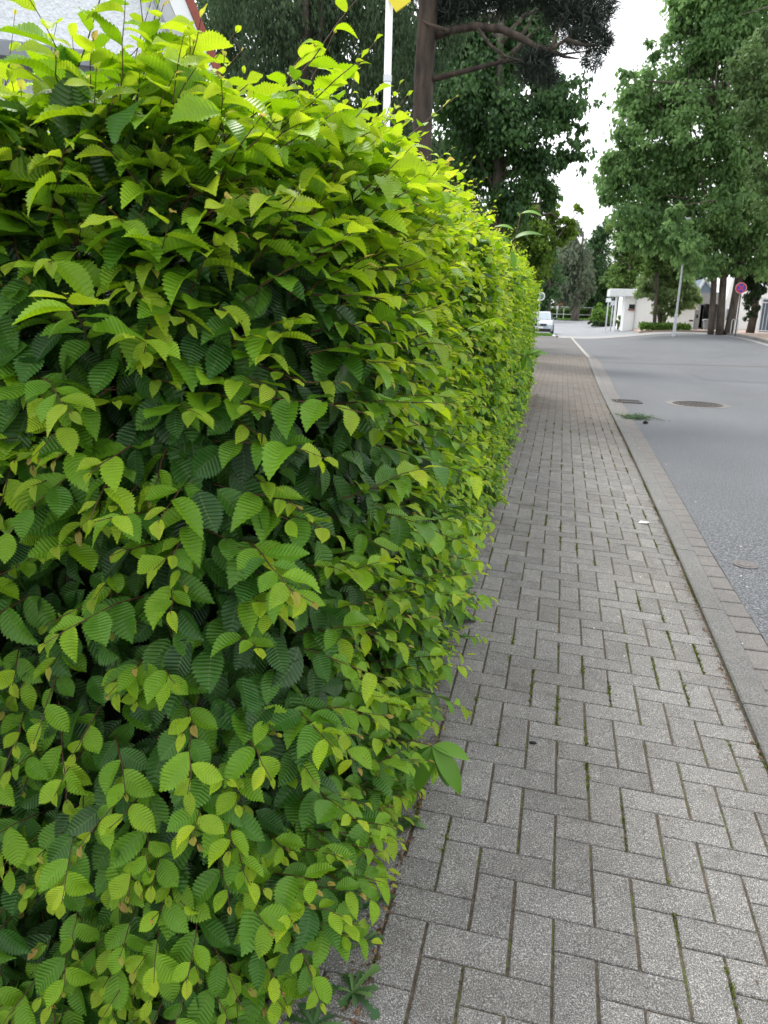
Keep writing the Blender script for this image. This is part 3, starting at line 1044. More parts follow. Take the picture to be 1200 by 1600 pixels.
# ------------------------------------------------------------------ trees
LEAF_BEND = np.array([[0, 0, 0], [.34, .5, .10], [0, 1, -.12], [-.34, .5, .10]])
def leaf_quads(P, Dr, Nr, ln, wd):
    y = norm(Dr)
    z = norm(Nr - y * np.sum(Nr * y, 1, keepdims=True))
    x = np.cross(y, z)
    V = P[:, None] + (LEAF_BEND[None, :, 0:1] * x[:, None] * wd[:, None, None] + LEAF_BEND[None, :, 1:2] * y[:, None] + LEAF_BEND[None, :, 2:3] * z[:, None]) * ln[:, None, None]
    F = np.arange(len(P))[:, None] * 4 + np.arange(4)
    return V.reshape(-1, 3), F
def crown_points(blobs, n, r, clump=.34, shell=.55, flat=.8):
    """blobs (cx,cy,cz,radius,zscale); leaves gather in clumps through each blob's volume"""
    blobs = np.array(blobs, float)
    wgt = blobs[:, 3] ** 2 * (blobs[:, 5] if blobs.shape[1] > 5 else 1)
    wgt /= wgt.sum()
    P, Rn, Out = [], [], []
    for b, wg in zip(blobs, wgt):
        m = max(20, int(n * wg))
        nc = max(6, int(m / (55 if b[5] > .6 else 12)))
        d = norm(r.normal(0, 1, (nc, 3)))
        rad = b[3] * (shell + (1 - shell) * r.random((nc, 1))) * r.choice([1, 1, 1, .6], (nc, 1)) * (1 - clump * .5)
        cc = b[:3] + d * rad * np.array([1, 1, b[4]])
        cr = r.random(nc)
        csz = b[3] * clump * r.uniform(.55, 1.25, nc) * (1 if b[5] > .6 else .45)
        k = r.integers(0, nc, m)
        e = norm(r.normal(0, 1, (m, 3))) * (r.random((m, 1)) ** .5) * csz[k][:, None] * np.array([1, 1, flat])
        P.append(cc[k] + e)
        Rn.append(np.clip(cr[k] * .6 + r.random(m) * .4, 0, 1))
        Out.append(norm(d[k] + norm(e) * .6))
    return np.concatenate(P), np.concatenate(Rn), np.concatenate(Out)
def tree(name, label, cat, base, trunk, radii, blobs, n, leaf, mat, bmat, group=None, droop=.3, clump=.34, shell=.5, width=1.0, limbs=10, seed=0, flat=.8, extra=None):
    r = np.random.default_rng(1000 + seed)
    root = empty(name, base)
    tag(root, label, cat, group)
    mb = MB()
    T = np.array(trunk, float)
    mb.tube(T, radii, 12)
    B = np.array(blobs, float)
    for i in range(limbs):
        b = B[r.integers(0, len(B))]
        tgt = b[:3] + r.normal(0, .35, 3) * b[3]
        zf = r.uniform(.45, .98)
        q = zf * (len(T) - 1)
        i0 = min(int(q), len(T) - 2)
        st = T[i0] + (T[i0 + 1] - T[i0]) * (q - i0)
        if tgt[2] < st[2] - .5: tgt[2] = st[2] + abs(r.normal(0, .5))
        mid = (st + tgt) / 2 + r.normal(0, .08, 3) * np.linalg.norm(tgt - st) + np.array([0, 0, .08 * np.linalg.norm(tgt - st)])
        rr = max(radii) * r.uniform(.22, .42)
        mb.tube([st, st * .45 + mid * .55, mid, mid * .4 + tgt * .6, tgt], [rr, rr * .8, rr * .6, rr * .4, rr * .15], 7)
    if extra: extra(mb)
    mb.build('trunk', bmat, root, smooth=True)
    P, Rn, Out = crown_points(blobs, n, r, clump, shell, flat)
    m = len(P)
    Dr = norm(Out * .5 + r.normal(0, .6, (m, 3)) + np.array([0, 0, -droop * 2]))
    Nr = norm(np.array([0, 0, 1.0]) * .8 + Out * .5 + r.normal(0, .45, (m, 3)))
    ln = leaf * r.uniform(.6, 1.3, m)
    V, F = leaf_quads(P, Dr, Nr, ln, np.full(m, width))
    mesh_obj('crown', V, F, mat, root, attrs={'rnd': np.repeat(Rn, 4)})
    return root
def bl(px, py, rpx, Y, dy=0.0, zs=1.0, dens=1.0):
    p = at(px, py, Y + dy)
    return (p[0], p[1], p[2], rpx / FPX * Y, zs, dens)

M['f_pine'] = foliage('pine_needles', (.014, .022, .020), (.045, .062, .045), .15, .6)
M['f_weep'] = foliage('dark_weeping_foliage', (.018, .044, .024), (.085, .14, .06), .3)
M['f_dark'] = foliage('dark_tree_leaves', (.016, .050, .020), (.075, .165, .04), .35)
M['f_lime'] = foliage('olive_yellow_leaves', (.045, .10, .014), (.16, .26, .035), .4)
M['f_big'] = foliage('big_tree_leaves', (.055, .125, .042), (.21, .35, .12), .5)
M['f_olive'] = foliage('olive_leaves', (.05, .10, .032), (.14, .23, .075), .35)
M['f_grey'] = foliage('grey_willow_leaves', (.085, .11, .07), (.19, .23, .15), .25)
M['f_mid'] = foliage('mid_green_leaves', (.045, .10, .022), (.15, .25, .055), .3)
M['f_deep'] = foliage('deep_green_leaves', (.026, .075, .028), (.09, .17, .06), .3)
M['f_feather'] = foliage('feathery_leaves', (.10, .17, .06), (.27, .36, .15), .45)
M['f_shrub'] = foliage('shrub_leaves', (.05, .12, .02), (.15, .28, .04), .25)
M['f_ivy'] = foliage('ivy_leaves', (.012, .032, .012), (.045, .085, .025), .1)

def gz(x, y): return float(g(x, y))
# scots pine with its long bent limb
Yp = 14.0
bx = gx(664, Yp, 200)
pine_trunk = [(bx - .05, Yp, -.1), (bx - .05, Yp, 1.5)] + [tuple(at(659, 240, Yp)), tuple(at(662, 120, Yp)), tuple(at(670, 0, Yp)), tuple(at(676, -120, Yp)), tuple(at(672, -300, Yp))]
def pine_limb(mb):
    P = [at(676, 58, Yp), at(705, 47, Yp), at(745, 41, Yp - .2), at(785, 46, Yp - .3), at(812, 58, Yp - .4), at(838, 74, Yp - .4), at(860, 78, Yp - .4), at(884, 62, Yp - .3), at(905, 45, Yp)]
    mb.tube(P, [.068, .064, .062, .060, .056, .050, .038, .025, .01], 10)
    P = [at(745, 41, Yp - .2), at(765, 70, Yp - .5), at(790, 88, Yp - .6), at(818, 96, Yp - .6)]
    mb.tube(P, [.03, .025, .02, .01], 6)
    for a in ((838, 74, 852, 110), (860, 78, 905, 92), (812, 58, 835, 20), (884, 62, 935, 70), (860, 78, 880, 20), (700, 48, 640, 20), (672, -60, 760, -90)):
        mb.tube([at(a[0], a[1], Yp - .4), at((a[0] + a[2]) / 2, (a[1] + a[3]) / 2 + 4, Yp - .2), at(a[2], a[3], Yp)], [.04, .025, .01], 6)
tree('pine_tree', 'reddish-trunked pine with a long bent limb and dark needle clumps', 'tree', (bx, Yp, 0), pine_trunk, [.22, .20, .17, .165, .165, .16, .13],
     [bl(905, 38, 42, Yp), bl(940, 62, 22, Yp, .3), bl(875, 0, 48, Yp, .4), bl(930, 10, 32, Yp), bl(838, 100, 30, Yp, -.3, .6), bl(852, 118, 18, Yp, .2),
      bl(790, -10, 50, Yp, .2, .6), bl(735, 0, 42, Yp, 0, .6), bl(655, -60, 60, Yp, .4), bl(790, -120, 90, Yp), bl(620, -160, 90, Yp), bl(925, 90, 16, Yp), bl(690, 10, 30, Yp, .3)],
     60000, .15, M['f_pine'], M['pinebark'], droop=-.1, clump=.5, width=.14, limbs=1, seed=1, extra=pine_limb)
# weeping dark tree filling the sky above the hedge
Yw = 19.0
bx = gx(480, Yw, 200)
tree('weeping_tree', 'dark weeping evergreen hanging like a curtain behind the white pole', 'tree', (bx, Yw, 0),
     [(bx, Yw, -.1), (bx + .1, Yw, 2.5), (bx, Yw, 5.5), (bx - .1, Yw, 10)], [.35, .3, .24, .1],
     [bl(350, 60, 75, Yw, 1), bl(430, 30, 80, Yw, -.5), bl(430, 140, 70, Yw, 0), bl(520, 60, 85, Yw, .6), bl(520, 180, 80, Yw, -.4), bl(600, 40, 75, Yw, 0),
      bl(600, 160, 75, Yw, .6), bl(650, 250, 60, Yw, 0), bl(340, 160, 60, Yw, .4), bl(660, 100, 60, Yw, 1.2), bl(580, 270, 60, Yw, .8), bl(470, 260, 80, Yw, 1), bl(700, 40, 55, Yw, 1.5),
      bl(380, -60, 90, Yw), bl(540, -60, 100, Yw), bl(690, -60, 70, Yw, .5)],
     42000, .13, M['f_weep'], M['bark'], droop=1.3, clump=.5, shell=.2, width=.55, limbs=16, seed=2, flat=1.5)
# dark broadleaf right of the pine
Yd = 24.0
bx = gx(775, Yd, 300)
tree('dark_broadleaf_tree', 'dark lobed-leaf tree right of the pine trunk, sky showing through its edge', 'tree', (bx, Yd, 0),
     [(bx, Yd, -.1), (bx + .1, Yd, 3), (bx, Yd + .2, 6), (bx - .2, Yd, 10)], [.26, .22, .16, .06],
     [bl(720, 160, 62, Yd), bl(770, 110, 55, Yd, .6), bl(800, 190, 60, Yd, -.4), bl(750, 250, 60, Yd, .6), bl(830, 260, 50, Yd), bl(865, 170, 38, Yd, -.3), bl(850, 130, 34, Yd, .8),
      bl(800, 320, 44, Yd, -.2), bl(890, 150, 62, Yd, 0, 1, .22), bl(890, 230, 44, Yd, 0, 1, .22), bl(860, 300, 26, Yd, .3), bl(740, 60, 60, Yd, .8), bl(820, 40, 60, Yd, .8), bl(700, 300, 55, Yd, .3),
      bl(835, 90, 40, Yd, .4), bl(880, 245, 18, Yd)],
     32000, .15, M['f_dark'], M['bark'], droop=.7, clump=.40, shell=.4, limbs=14, seed=3)
# filler trees further back so that only small patches of sky show
Yb = 33.0
bx = gx(560, Yb, 300)
tree('tall_broadleaf_tree', 'tall mid-green tree glimpsed through gaps in the weeping evergreen', 'tree', (bx, Yb, 0),
     [(bx, Yb, -.1), (bx, Yb, 5), (bx + .2, Yb, 12)], [.4, .32, .12],
     [bl(360, 110, 80, Yb), bl(480, 40, 100, Yb), bl(490, 200, 90, Yb), bl(620, 70, 100, Yb), bl(620, 220, 80, Yb, 1), bl(720, 100, 70, Yb), bl(700, 230, 70, Yb, 2), bl(350, 10, 80, Yb), bl(650, 330, 60, Yb), bl(725, 330, 50, Yb), bl(775, 360, 50, Yb), bl(800, 400, 40, Yb)],
     17000, .30, M['f_deep'], M['bark'], droop=.5, clump=.36, shell=.3, limbs=10, seed=4)
Yl = 30.0
bx = gx(835, Yl, 380)
tree('yellow_green_tree', 'olive-yellow tree with upswept sprays above the far end of the hedge', 'tree', (bx, Yl, 0),
     [(bx, Yl, -.1), (bx, Yl, 2.4), (bx + .1, Yl, 5.5)], [.16, .13, .05],
     [bl(835, 370, 36, Yl), bl(860, 345, 24, Yl, .3), bl(812, 400, 34, Yl), bl(855, 395, 26, Yl, -.2), bl(885, 350, 16, Yl), bl(902, 330, 9, Yl), bl(875, 375, 20, Yl, .4), bl(840, 430, 26, Yl), bl(800, 350, 30, Yl, .4), bl(893, 362, 10, Yl), bl(826, 335, 24, Yl)],
     9000, .15, M['f_lime'], M['bark'], droop=-.4, clump=.38, shell=.35, limbs=9, seed=5)
# row far behind the junction
def far_tree(name, label, px, Y, basepy, blobs, n, leaf, mat, seed, tr=.22, droop=.4, bm='bark', topy=None, **kw):
    p = at(px, basepy, Y)
    z0 = gz(p[0], Y) - .1
    top = max(b[1] for b in [(0, 0)]) if False else None
    B = [bl(*b) for b in blobs]
    zt = max(b[2] for b in B)
    return tree(name, label, 'tree', (p[0], Y, z0 + .1), [(p[0], Y, z0), (p[0] + .05, Y, z0 + 2.2), (p[0], Y, z0 + (zt - z0) * .55), (p[0] + .1, Y, zt)], [tr, tr * .85, tr * .6, tr * .2], B, n, leaf, mat, M[bm], droop=droop, seed=seed, **kw)
far_tree('willow_tree', 'pale grey-green tree with a light trunk on the lawn beyond the junction', 898, 96, 500,
         [(892, 395, 34, 96), (872, 425, 26, 96, 1), (905, 430, 28, 96), (895, 365, 20, 96), (880, 455, 22, 96), (915, 455, 16, 96, 1), (898, 465, 18, 96)], 9000, .36, M['f_grey'], 6, tr=.5, droop=1.3, bm='bark_light', flat=1.5)
far_tree('lime_tree', 'dark green round-headed tree between the grey willow and the white canopy', 925, 104, 500,
         [(935, 395, 28, 104), (942, 365, 20, 104), (930, 430, 26, 104), (950, 440, 24, 104, 1), (920, 460, 20, 104), (940, 470, 20, 104)], 7000, .42, M['f_deep'], 7, tr=.5)
far_tree('maple_tree', 'bright mid-green tree rising behind the white canopy roof', 975, 82, 500,
         [(978, 375, 30, 82), (985, 410, 34, 82, 1), (965, 430, 24, 82), (1000, 390, 24, 82), (1005, 430, 24, 82), (960, 350, 14, 82), (985, 445, 20, 82), (960, 450, 14, 82)], 8000, .34, M['f_mid'], 8, tr=.35)
far_tree('ash_tree', 'dark tree standing behind the parked car', 852, 88, 500,
         [(850, 430, 30, 88), (835, 400, 34, 88), (860, 462, 18, 88), (845, 470, 18, 88), (820, 450, 30, 88)], 6000, .38, M['f_deep'], 9, tr=.5)
far_tree('lime_tree', 'deep green tree filling the gap between the bright maple and the big roadside trees', 1020, 96, 500,
         [(1020, 360, 40, 96), (1050, 400, 44, 96), (1010, 420, 40, 96), (1080, 430, 44, 96), (1040, 450, 36, 96), (985, 360, 24, 96, 2), (1000, 340, 20, 96), (945, 352, 14, 96), (965, 338, 16, 96), (1120, 430, 40, 96)], 12000, .42, M['f_deep'], 10, tr=.45)
far_tree('lime_tree', 'distant dark tree above the low clipped hedge and the rail fence', 905, 125, 500,
         [(880, 440, 44, 125), (920, 440, 44, 125, 2), (860, 410, 34, 125), (900, 475, 24, 125), (935, 478, 22, 125), (870, 478, 22, 125), (960, 470, 30, 125)], 9000, .55, M['f_deep'], 11, tr=.4)

# big roadside trees on the other side
Yr = 45.0
def rt(px0, px1, py1, w0, w1):
    b = at(px0, 517, Yr)
    z0 = gz(b[0], Yr) + .1
    p1 = at(px1, py1, Yr)
    return (b[0], Yr, z0), [(b[0], Yr, z0 - .1), tuple(np.array([b[0], Yr, z0]) * .55 + p1 * .45), tuple(p1), tuple(at(px1 + 6, 300, Yr)), tuple(at(px1 + 5, 120, Yr))], [w0, w1 * 1.05, w1, w1 * .7, w1 * .3]
GR = 'tall roadside trees on the far footway'
b_, t_, w_ = rt(1111, 1116, 435, .18, .15)
tree('roadside_tree', 'slim leftmost of three close tree trunks beside the dark opening', 'tree', b_, t_, w_,
     [bl(1000, 200, 55, Yr), bl(975, 270, 48, Yr, .6), bl(1000, 330, 50, Yr, -.5), bl(965, 240, 30, Yr), bl(1030, 150, 55, Yr, 1), bl(990, 160, 28, Yr), bl(1040, 270, 65, Yr, 1), bl(1040, 350, 55, Yr), bl(1075, 385, 42, Yr), bl(1068, 368, 28, Yr, -4.6), bl(1080, 392, 26, Yr, -4.4), bl(1056, 345, 22, Yr, -4.6),
      bl(960, 275, 48, Yr, 0, 1, .3), bl(955, 305, 18, Yr), bl(985, 150, 50, Yr, 0, 1, .25), bl(1000, 375, 30, Yr), bl(980, 115, 14, Yr), bl(1015, 80, 16, Yr)],
     21000, .25, M['f_big'], M['bark'], group=None, droop=.6, seed=12, clump=.33, shell=.5, limbs=16)
b_, t_, w_ = rt(1125, 1131, 425, .22, .18)
tree('roadside_tree', 'middle of three close trunks, dark and upright with the tallest crown', 'tree', b_, t_, w_,
     [bl(1078, 90, 50, Yr, .6), bl(1066, 45, 22, Yr), bl(1090, 20, 60, Yr, 1), bl(1110, 120, 70, Yr, 1), bl(1080, 200, 65, Yr, -.5), bl(1110, 270, 70, Yr, .4), bl(1100, 350, 60, Yr), bl(1130, 395, 40, Yr, -.4),
      bl(1115, -30, 50, Yr), bl(1130, -60, 90, Yr), bl(1005, 120, 20, Yr), bl(1060, 5, 12, Yr), bl(1045, 60, 12, Yr)],
     22000, .25, M['f_big'], M['bark'], droop=.6, seed=13, clump=.33, shell=.5, limbs=16)
b_, t_, w_ = rt(1139, 1155, 430, .26, .20)
tree('roadside_tree', 'brown trunk leaning towards the round no-stopping sign', 'tree', b_, t_, w_,
     [bl(1170, 60, 65, Yr), bl(1160, 170, 65, Yr, .6), bl(1200, 250, 70, Yr, .8), bl(1160, 320, 60, Yr, -.6), bl(1180, 390, 50, Yr, -.2), bl(1220, 120, 80, Yr), bl(1230, 340, 70, Yr), bl(1150, 410, 28, Yr, -.4), bl(1125, 60, 40, Yr, -1), bl(1140, 230, 45, Yr, -1.5), bl(1105, 400, 30, Yr, -1.5), bl(1130, 330, 40, Yr, -2), bl(1190, -30, 80, Yr), bl(1205, 420, 35, Yr)],
     25000, .25, M['f_big'], M['bark'], droop=.6, seed=14, clump=.33, shell=.5, limbs=14)
Yo = 38.0
bx = gx(1290, Yo, 400)
tree('olive_green_tree', 'lighter olive-green tree reaching in at the upper right corner', 'tree', (bx, Yo, gz(bx, Yo)),
     [(bx, Yo, gz(bx, Yo) - .1), (bx, Yo, 4), (bx - .3, Yo, 9), (bx - .6, Yo, 14)], [.3, .25, .18, .06],
     [bl(1185, 110, 48, Yo), bl(1165, 150, 30, Yo, .4), bl(1195, 190, 45, Yo), bl(1150, 110, 20, Yo), bl(1240, 150, 80, Yo), bl(1190, 275, 26, Yo), bl(1260, 280, 80, Yo), bl(1200, 60, 40, Yo), bl(1182, 245, 22, Yo)],
     11000, .19, M['f_olive'], M['bark'], droop=.5, seed=15, clump=.33, limbs=9)
# ivy-clad tree by the white wall
Yi = 47.0
b = at(1172, 517, Yi)
z0 = gz(b[0], Yi) + .1
tree('ivy_covered_tree', 'tree trunk thickly clad in ivy against the white wall beside the gate', 'tree', (b[0], Yi, z0),
     [(b[0], Yi, z0 - .1), (b[0] + .1, Yi, z0 + 1.2), tuple(at(1180, 440, Yi)), tuple(at(1186, 380, Yi))], [.24, .2, .2, .16],
     [bl(1173, 495, 9, Yi), bl(1175, 478, 12, Yi), bl(1178, 460, 14, Yi), bl(1172, 445, 16, Yi), bl(1186, 440, 15, Yi), bl(1182, 425, 20, Yi), bl(1165, 432, 12, Yi), bl(1190, 455, 9, Yi)],
     5000, .14, M['f_ivy'], M['bark'], droop=.8, seed=16, clump=.4, limbs=3)
# feathery small tree in front of the white building
Yf = 52.0
b = at(1031, 512, Yf)
z0 = gz(b[0], Yf)
def stems2(mb):
    for a in ((1031, 512, 1027, 480, 1020, 455), (1032, 512, 1040, 482, 1052, 455), (1031, 512, 1034, 480, 1036, 450), (1033, 511, 1044, 490, 1062, 470)):
        mb.tube([at(a[0], a[1] + 3, Yf), at(a[2], a[3], Yf), at(a[4], a[5], Yf)], [.09, .06, .03], 7)
tree('feathery_small_tree', 'small multi-stemmed tree with layered feathery leaves in front of the white building', 'tree', (b[0], Yf, z0),
     [(b[0], Yf, z0 - .1), tuple(at(1030, 490, Yf)), tuple(at(1036, 450, Yf))], [.11, .09, .04],
     [bl(1045, 420, 22, Yf), bl(1020, 440, 22, Yf, 0, .6), bl(1060, 440, 26, Yf, .3, .6), bl(1008, 456, 16, Yf, 0, .5), bl(1080, 455, 18, Yf, 0, .6), bl(1040, 458, 24, Yf, -.4, .5), bl(1070, 474, 16, Yf, 0, .6),
      bl(1032, 478, 14, Yf), bl(1052, 480, 12, Yf), bl(1030, 425, 16, Yf), bl(1068, 422, 14, Yf), bl(1056, 490, 7, Yf), bl(1088, 470, 9, Yf), bl(1036, 492, 6, Yf), bl(1046, 408, 12, Yf)],
     15000, .19, M['f_feather'], M['bark'], droop=.5, seed=17, clump=.4, flat=.45, limbs=8, extra=stems2)
Yg = 51.0
b = at(1023, 509, Yg)
z0 = gz(b[0], Yg)
tree('slim_street_tree', 'straight dark slender trunk against the white wall, left of the feathery tree', 'tree', (b[0], Yg, z0),
     [(b[0], Yg, z0 - .1), tuple(at(1024, 480, Yg)), tuple(at(1026, 440, Yg)), tuple(at(1028, 380, Yg))], [.12, .11, .09, .05],
     [bl(1025, 400, 24, Yg), bl(1035, 380, 20, Yg), bl(1015, 415, 16, Yg), bl(1045, 400, 18, Yg, .5)], 3000, .2, M['f_mid'], M['bark'], seed=18, limbs=5)

# shrubs and low hedges of the far side
def shrub(name, label, cat, blobs, n, leaf, mat, seed, base, group=None, clump=.3, shell=.3):
    r = np.random.default_rng(seed)
    root = empty(name, base)
    tag(root, label, cat, group)
    P, Rn, Out = crown_points(blobs, n, r, clump, shell)
    P[:, 2] = np.maximum(P[:, 2], base[2] + .02)
    m = len(P)
    V, F = leaf_quads(P, norm(Out + r.normal(0, .6, (m, 3))), norm(Out + [0, 0, .5] + r.normal(0, .4, (m, 3))), leaf * r.uniform(.6, 1.3, m), np.ones(m))
    mesh_obj('foliage', V, F, mat, root, attrs={'rnd': np.repeat(Rn, 4)})
    mb = MB()
    for k in range(5):
        a = k * 1.3
        bz = base[2]
        top = np.array(blobs[k % len(blobs)][:3])
        mb.tube([(base[0] + .05 * math.cos(a), base[1] + .05 * math.sin(a), bz - .05), (np.array(base) + top) / 2, top], [.03, .02, .01], 6)
    mb.build('stem', M['bark'], root)
    return root
Ys = 72.0
b = at(941, 507, Ys)
shrub('round_shrub', 'round bright green clipped shrub on the bend beside the white canopy', 'shrub',
      [bl(941, 493, 17, Ys, 0, .9), bl(930, 497, 11, Ys), bl(952, 496, 11, Ys), bl(941, 486, 12, Ys)], 4500, .16, M['f_shrub'], 31, (b[0], Ys, gz(b[0], Ys) + .1), shell=.8)
b = at(945, 510, 70)
shrub('low_dark_shrub', 'low dark spreading shrub at the foot of the round bright shrub', 'shrub',
      [bl(925 + 7 * k, 506, 6, 70 - (k % 2) * .5, 0, .8) for k in range(7)], 3000, .14, M['f_ivy'], 32, (b[0], 70, gz(b[0], 70) + .1), shell=.6)
b = at(966, 508, 60)
shrub('grey_shrub', 'small greyish shrub with red-brown tips under the white canopy', 'shrub',
      [bl(966, 507, 5, 60), bl(969, 498, 5, 60), bl(964, 502, 4, 60)], 900, .12, M['f_feather'], 33, (b[0], 60, gz(b[0], 60) + .1), shell=.5)
def box_hedge(name, label, x0, x1, y0, y1, h, z0, n, leaf, mat, seed):
    r = np.random.default_rng(seed)
    root = empty(name, ((x0 + x1) / 2, (y0 + y1) / 2, z0))
    tag(root, label, 'hedge')
    P = np.stack([r.uniform(x0, x1, n), r.uniform(y0, y1, n), z0 + h * r.random(n) ** .7], 1)
    s = r.integers(0, 3, n)
    P[s == 0, 1] = y0 + r.normal(0, .06, (s == 0).sum())
    P[s == 1, 2] = z0 + h + r.normal(0, .05, (s == 1).sum())
    V, F = leaf_quads(P, norm(r.normal(0, 1, (n, 3)) + [0, -.4, .2]), norm(r.normal(0, .5, (n, 3)) + [0, -.5, .8]), leaf * r.uniform(.6, 1.3, n), np.ones(n))
    mesh_obj('foliage', V, F, mat, root, attrs={'rnd': np.repeat(r.random(n), 4)})
    mb = MB()
    mb.box(((x0 + x1) / 2, (y0 + y1) / 2, z0 + h * .45), (x1 - x0 - .2, y1 - y0 - .2, h * .9))
    mb.build('inner_growth', M['core'], root)
z = gz(6, 50)
box_hedge('low_hedge', 'low dark clipped hedge along the foot of the white building', gx(1000, 51), gx(1078, 51), 50.6, 51.9, .30, z + .1, 5000, .12, M['f_shrub'], 41)
z = gz(0, 106)
box_hedge('clipped_hedge', 'clipped green hedge beyond the lawn, behind the thin rail fence', gx(850, 106), gx(928, 106), 105, 106.5, 1.25, z + .05, 8000, .2, M['f_mid'], 42)

# rail fence
def build_rail():
    Y = 103.0
    x0, x1 = gx(838, Y, 480), gx(948, Y, 480)
    z0 = gz(0, Y)
    zt = float(at(890, 480, Y)[2])
    root = empty('rail_fence', ((x0 + x1) / 2, Y, z0))
    tag(root, 'thin galvanised rail fence running in front of the clipped hedge beyond the lawn', 'fence')
    mb = MB()
    mb.tube([(x0, Y, zt), (x1, Y, zt)], [.05, .05], 8)
    mb.tube([(x0, Y, zt - .9), (x1, Y, zt - .9)], [.04, .04], 8)
    mb.build('rail', M['metal'], root)
    for k in range(6):
        x = x0 + (x1 - x0) * k / 5
        mb = MB(); mb.tube([(x, Y, z0 - .1), (x, Y, zt + .05)], [.05, .05], 8); mb.build('post', M['metal'], root)
build_rail()
def board(name, label, cat, px, py0, py1, wpx, Y, mat, thick=.06, pm='metal', hb=None):
    "small board on a post"
    c = at(px, (py0 + py1) / 2, Y)
    x = c[0]
    z1, z0 = float(at(px, py0, Y)[2]), float(at(px, py1, Y)[2])
    gzv = gz(x, Y)
    root = empty(name, (x, Y, gzv))
    tag(root, label, cat)
    mb = MB(); mb.box((x, Y, (z0 + z1) / 2), (wpx / FPX * Y, thick, z1 - z0), bev=.01); mb.build('board', mat, root)
    mb = MB(); mb.tube([(x, Y + thick, gzv - .1), (x, Y + thick, z1 - .05)], [.045, .045], 8); mb.build('post', M[pm], root)
    return root
board('marker_post', 'slim post with a small white head on the lawn beyond the junction', 'post', 871, 478, 483, 3, 92, M['whitepaint'])
board('red_board', 'small orange-red board beyond the rail fence', 'sign', 876, 471, 477, 8, 110, plain('orange_red_board', (.5, .12, .05), .6))
board('green_board', 'pale green board standing behind the rail fence', 'sign', 916, 479, 488, 9, 108, M['greenboard'])
board('white_box_sign', 'outer of the two small white boxes on posts by the white canopy', 'sign', 951, 466, 472, 7, 61, M['whitepaint'], .2)
board('white_box_sign', 'lower of the two small white boxes on posts, nearer the canopy post', 'sign', 958, 470, 477, 6, 60, M['whitepaint'], .2)

# ------------------------------------------------------------------ white building with canopy
def build_white_building():
    Y = 57.0
    def X(px): return gx(px, Y, 500)
    def Z(py, px=1000): return float(at(px, py, Y)[2])
    z0 = gz(X(1000), Y) - .2
    zt = Z(458, 985)
    root = empty('white_building', (X(1010), Y, z0 + .3))
    tag(root, 'low white flat-roofed building with an open canopy behind the feathery tree', 'building')
    mb = MB()
    mb.prism([(X(974), Y, z0), (X(1064), Y, z0), (X(1064), Y, zt), (X(974), Y, zt)], (0, 7, 0))
    mb.build('wall', M['white'], root)
    mb = MB()
    mb.box(((X(948) + X(994)) / 2, Y + 1.3, zt + .02), (X(994) - X(948), 3.4, .48), bev=.02)
    mb.build('canopy', M['whitepaint'], root)
    for px, dy in ((960.5, .1), (963, 2.6)):
        mb = MB(); mb.tube([(X(px), Y + dy, z0), (X(px), Y + dy, zt - .2)], [.06, .06], 10); mb.build('post', M['whitepaint'], root)
    mb = MB()
    mb.box(((X(980.5) + X(990)) / 2, Y + .01, Z(479, 985)), (X(990) - X(980.5), .08, .30), bev=.01)
    w_ = mb.build('window', M['dark'], root)
    mb = MB()
    mb.box(((X(980) + X(990)) / 2, Y - .03, Z(484, 985)), (X(990.5) - X(979.5), .12, .10))
    mb.build('sill', M['brick'], w_)
    mb = MB()
    mb.tube([(X(990.5), Y - .06, z0), (X(990.5), Y - .06, zt)], [.035, .035], 8)
    mb.build('downpipe', M['greypaint'], root)
    mb = MB()
    mb.box(((X(994) + X(1066)) / 2, Y + 3.4, zt + .06), (X(1066) - X(994), 7.2, .22), bev=.02)
    mb.build('roof_edge', M['whitepaint'], root)
build_white_building()
def build_garden_wall():
    Y = 54.0
    def X(px): return gx(px, Y, 500)
    z0 = gz(X(1075), Y) - .2
    zt = float(at(1075, 483, Y)[2])
    root = empty('garden_wall', (X(1075), Y, z0 + .2))
    tag(root, 'white garden wall with a red-brown brick coping right of the street lamp', 'wall')
    mb = MB(); mb.box(((X(1058) + X(1084)) / 2, Y, (z0 + zt) / 2), (X(1084) - X(1058), .3, zt - z0), bev=.01); mb.build('wall_panel', M['white'], root)
    mb = MB(); mb.box(((X(1057) + X(1084)) / 2, Y, zt + .07), (X(1084.5) - X(1057), .38, .14), bev=.02); mb.build('coping', M['brick'], root)
    mb = MB(); mb.box(((X(1084.3) + X(1091)) / 2, Y, (z0 + zt) / 2 - .02), (X(1091) - X(1084.3), .36, zt - z0), bev=.01); mb.build('pillar', M['greywall'], root)
    mb = MB(); mb.box((X(1079.5), Y - .17, float(at(1079, 501, Y)[2])), (.24, .05, .09), bev=.01); mb.build('letter_slot', M['dark'], root)
    mb = MB(); mb.box((X(1088), Y - .2, float(at(1088, 494, Y)[2])), (.10, .04, .22), bev=.01); mb.build('bell_plate', M['dark'], root)
build_garden_wall()
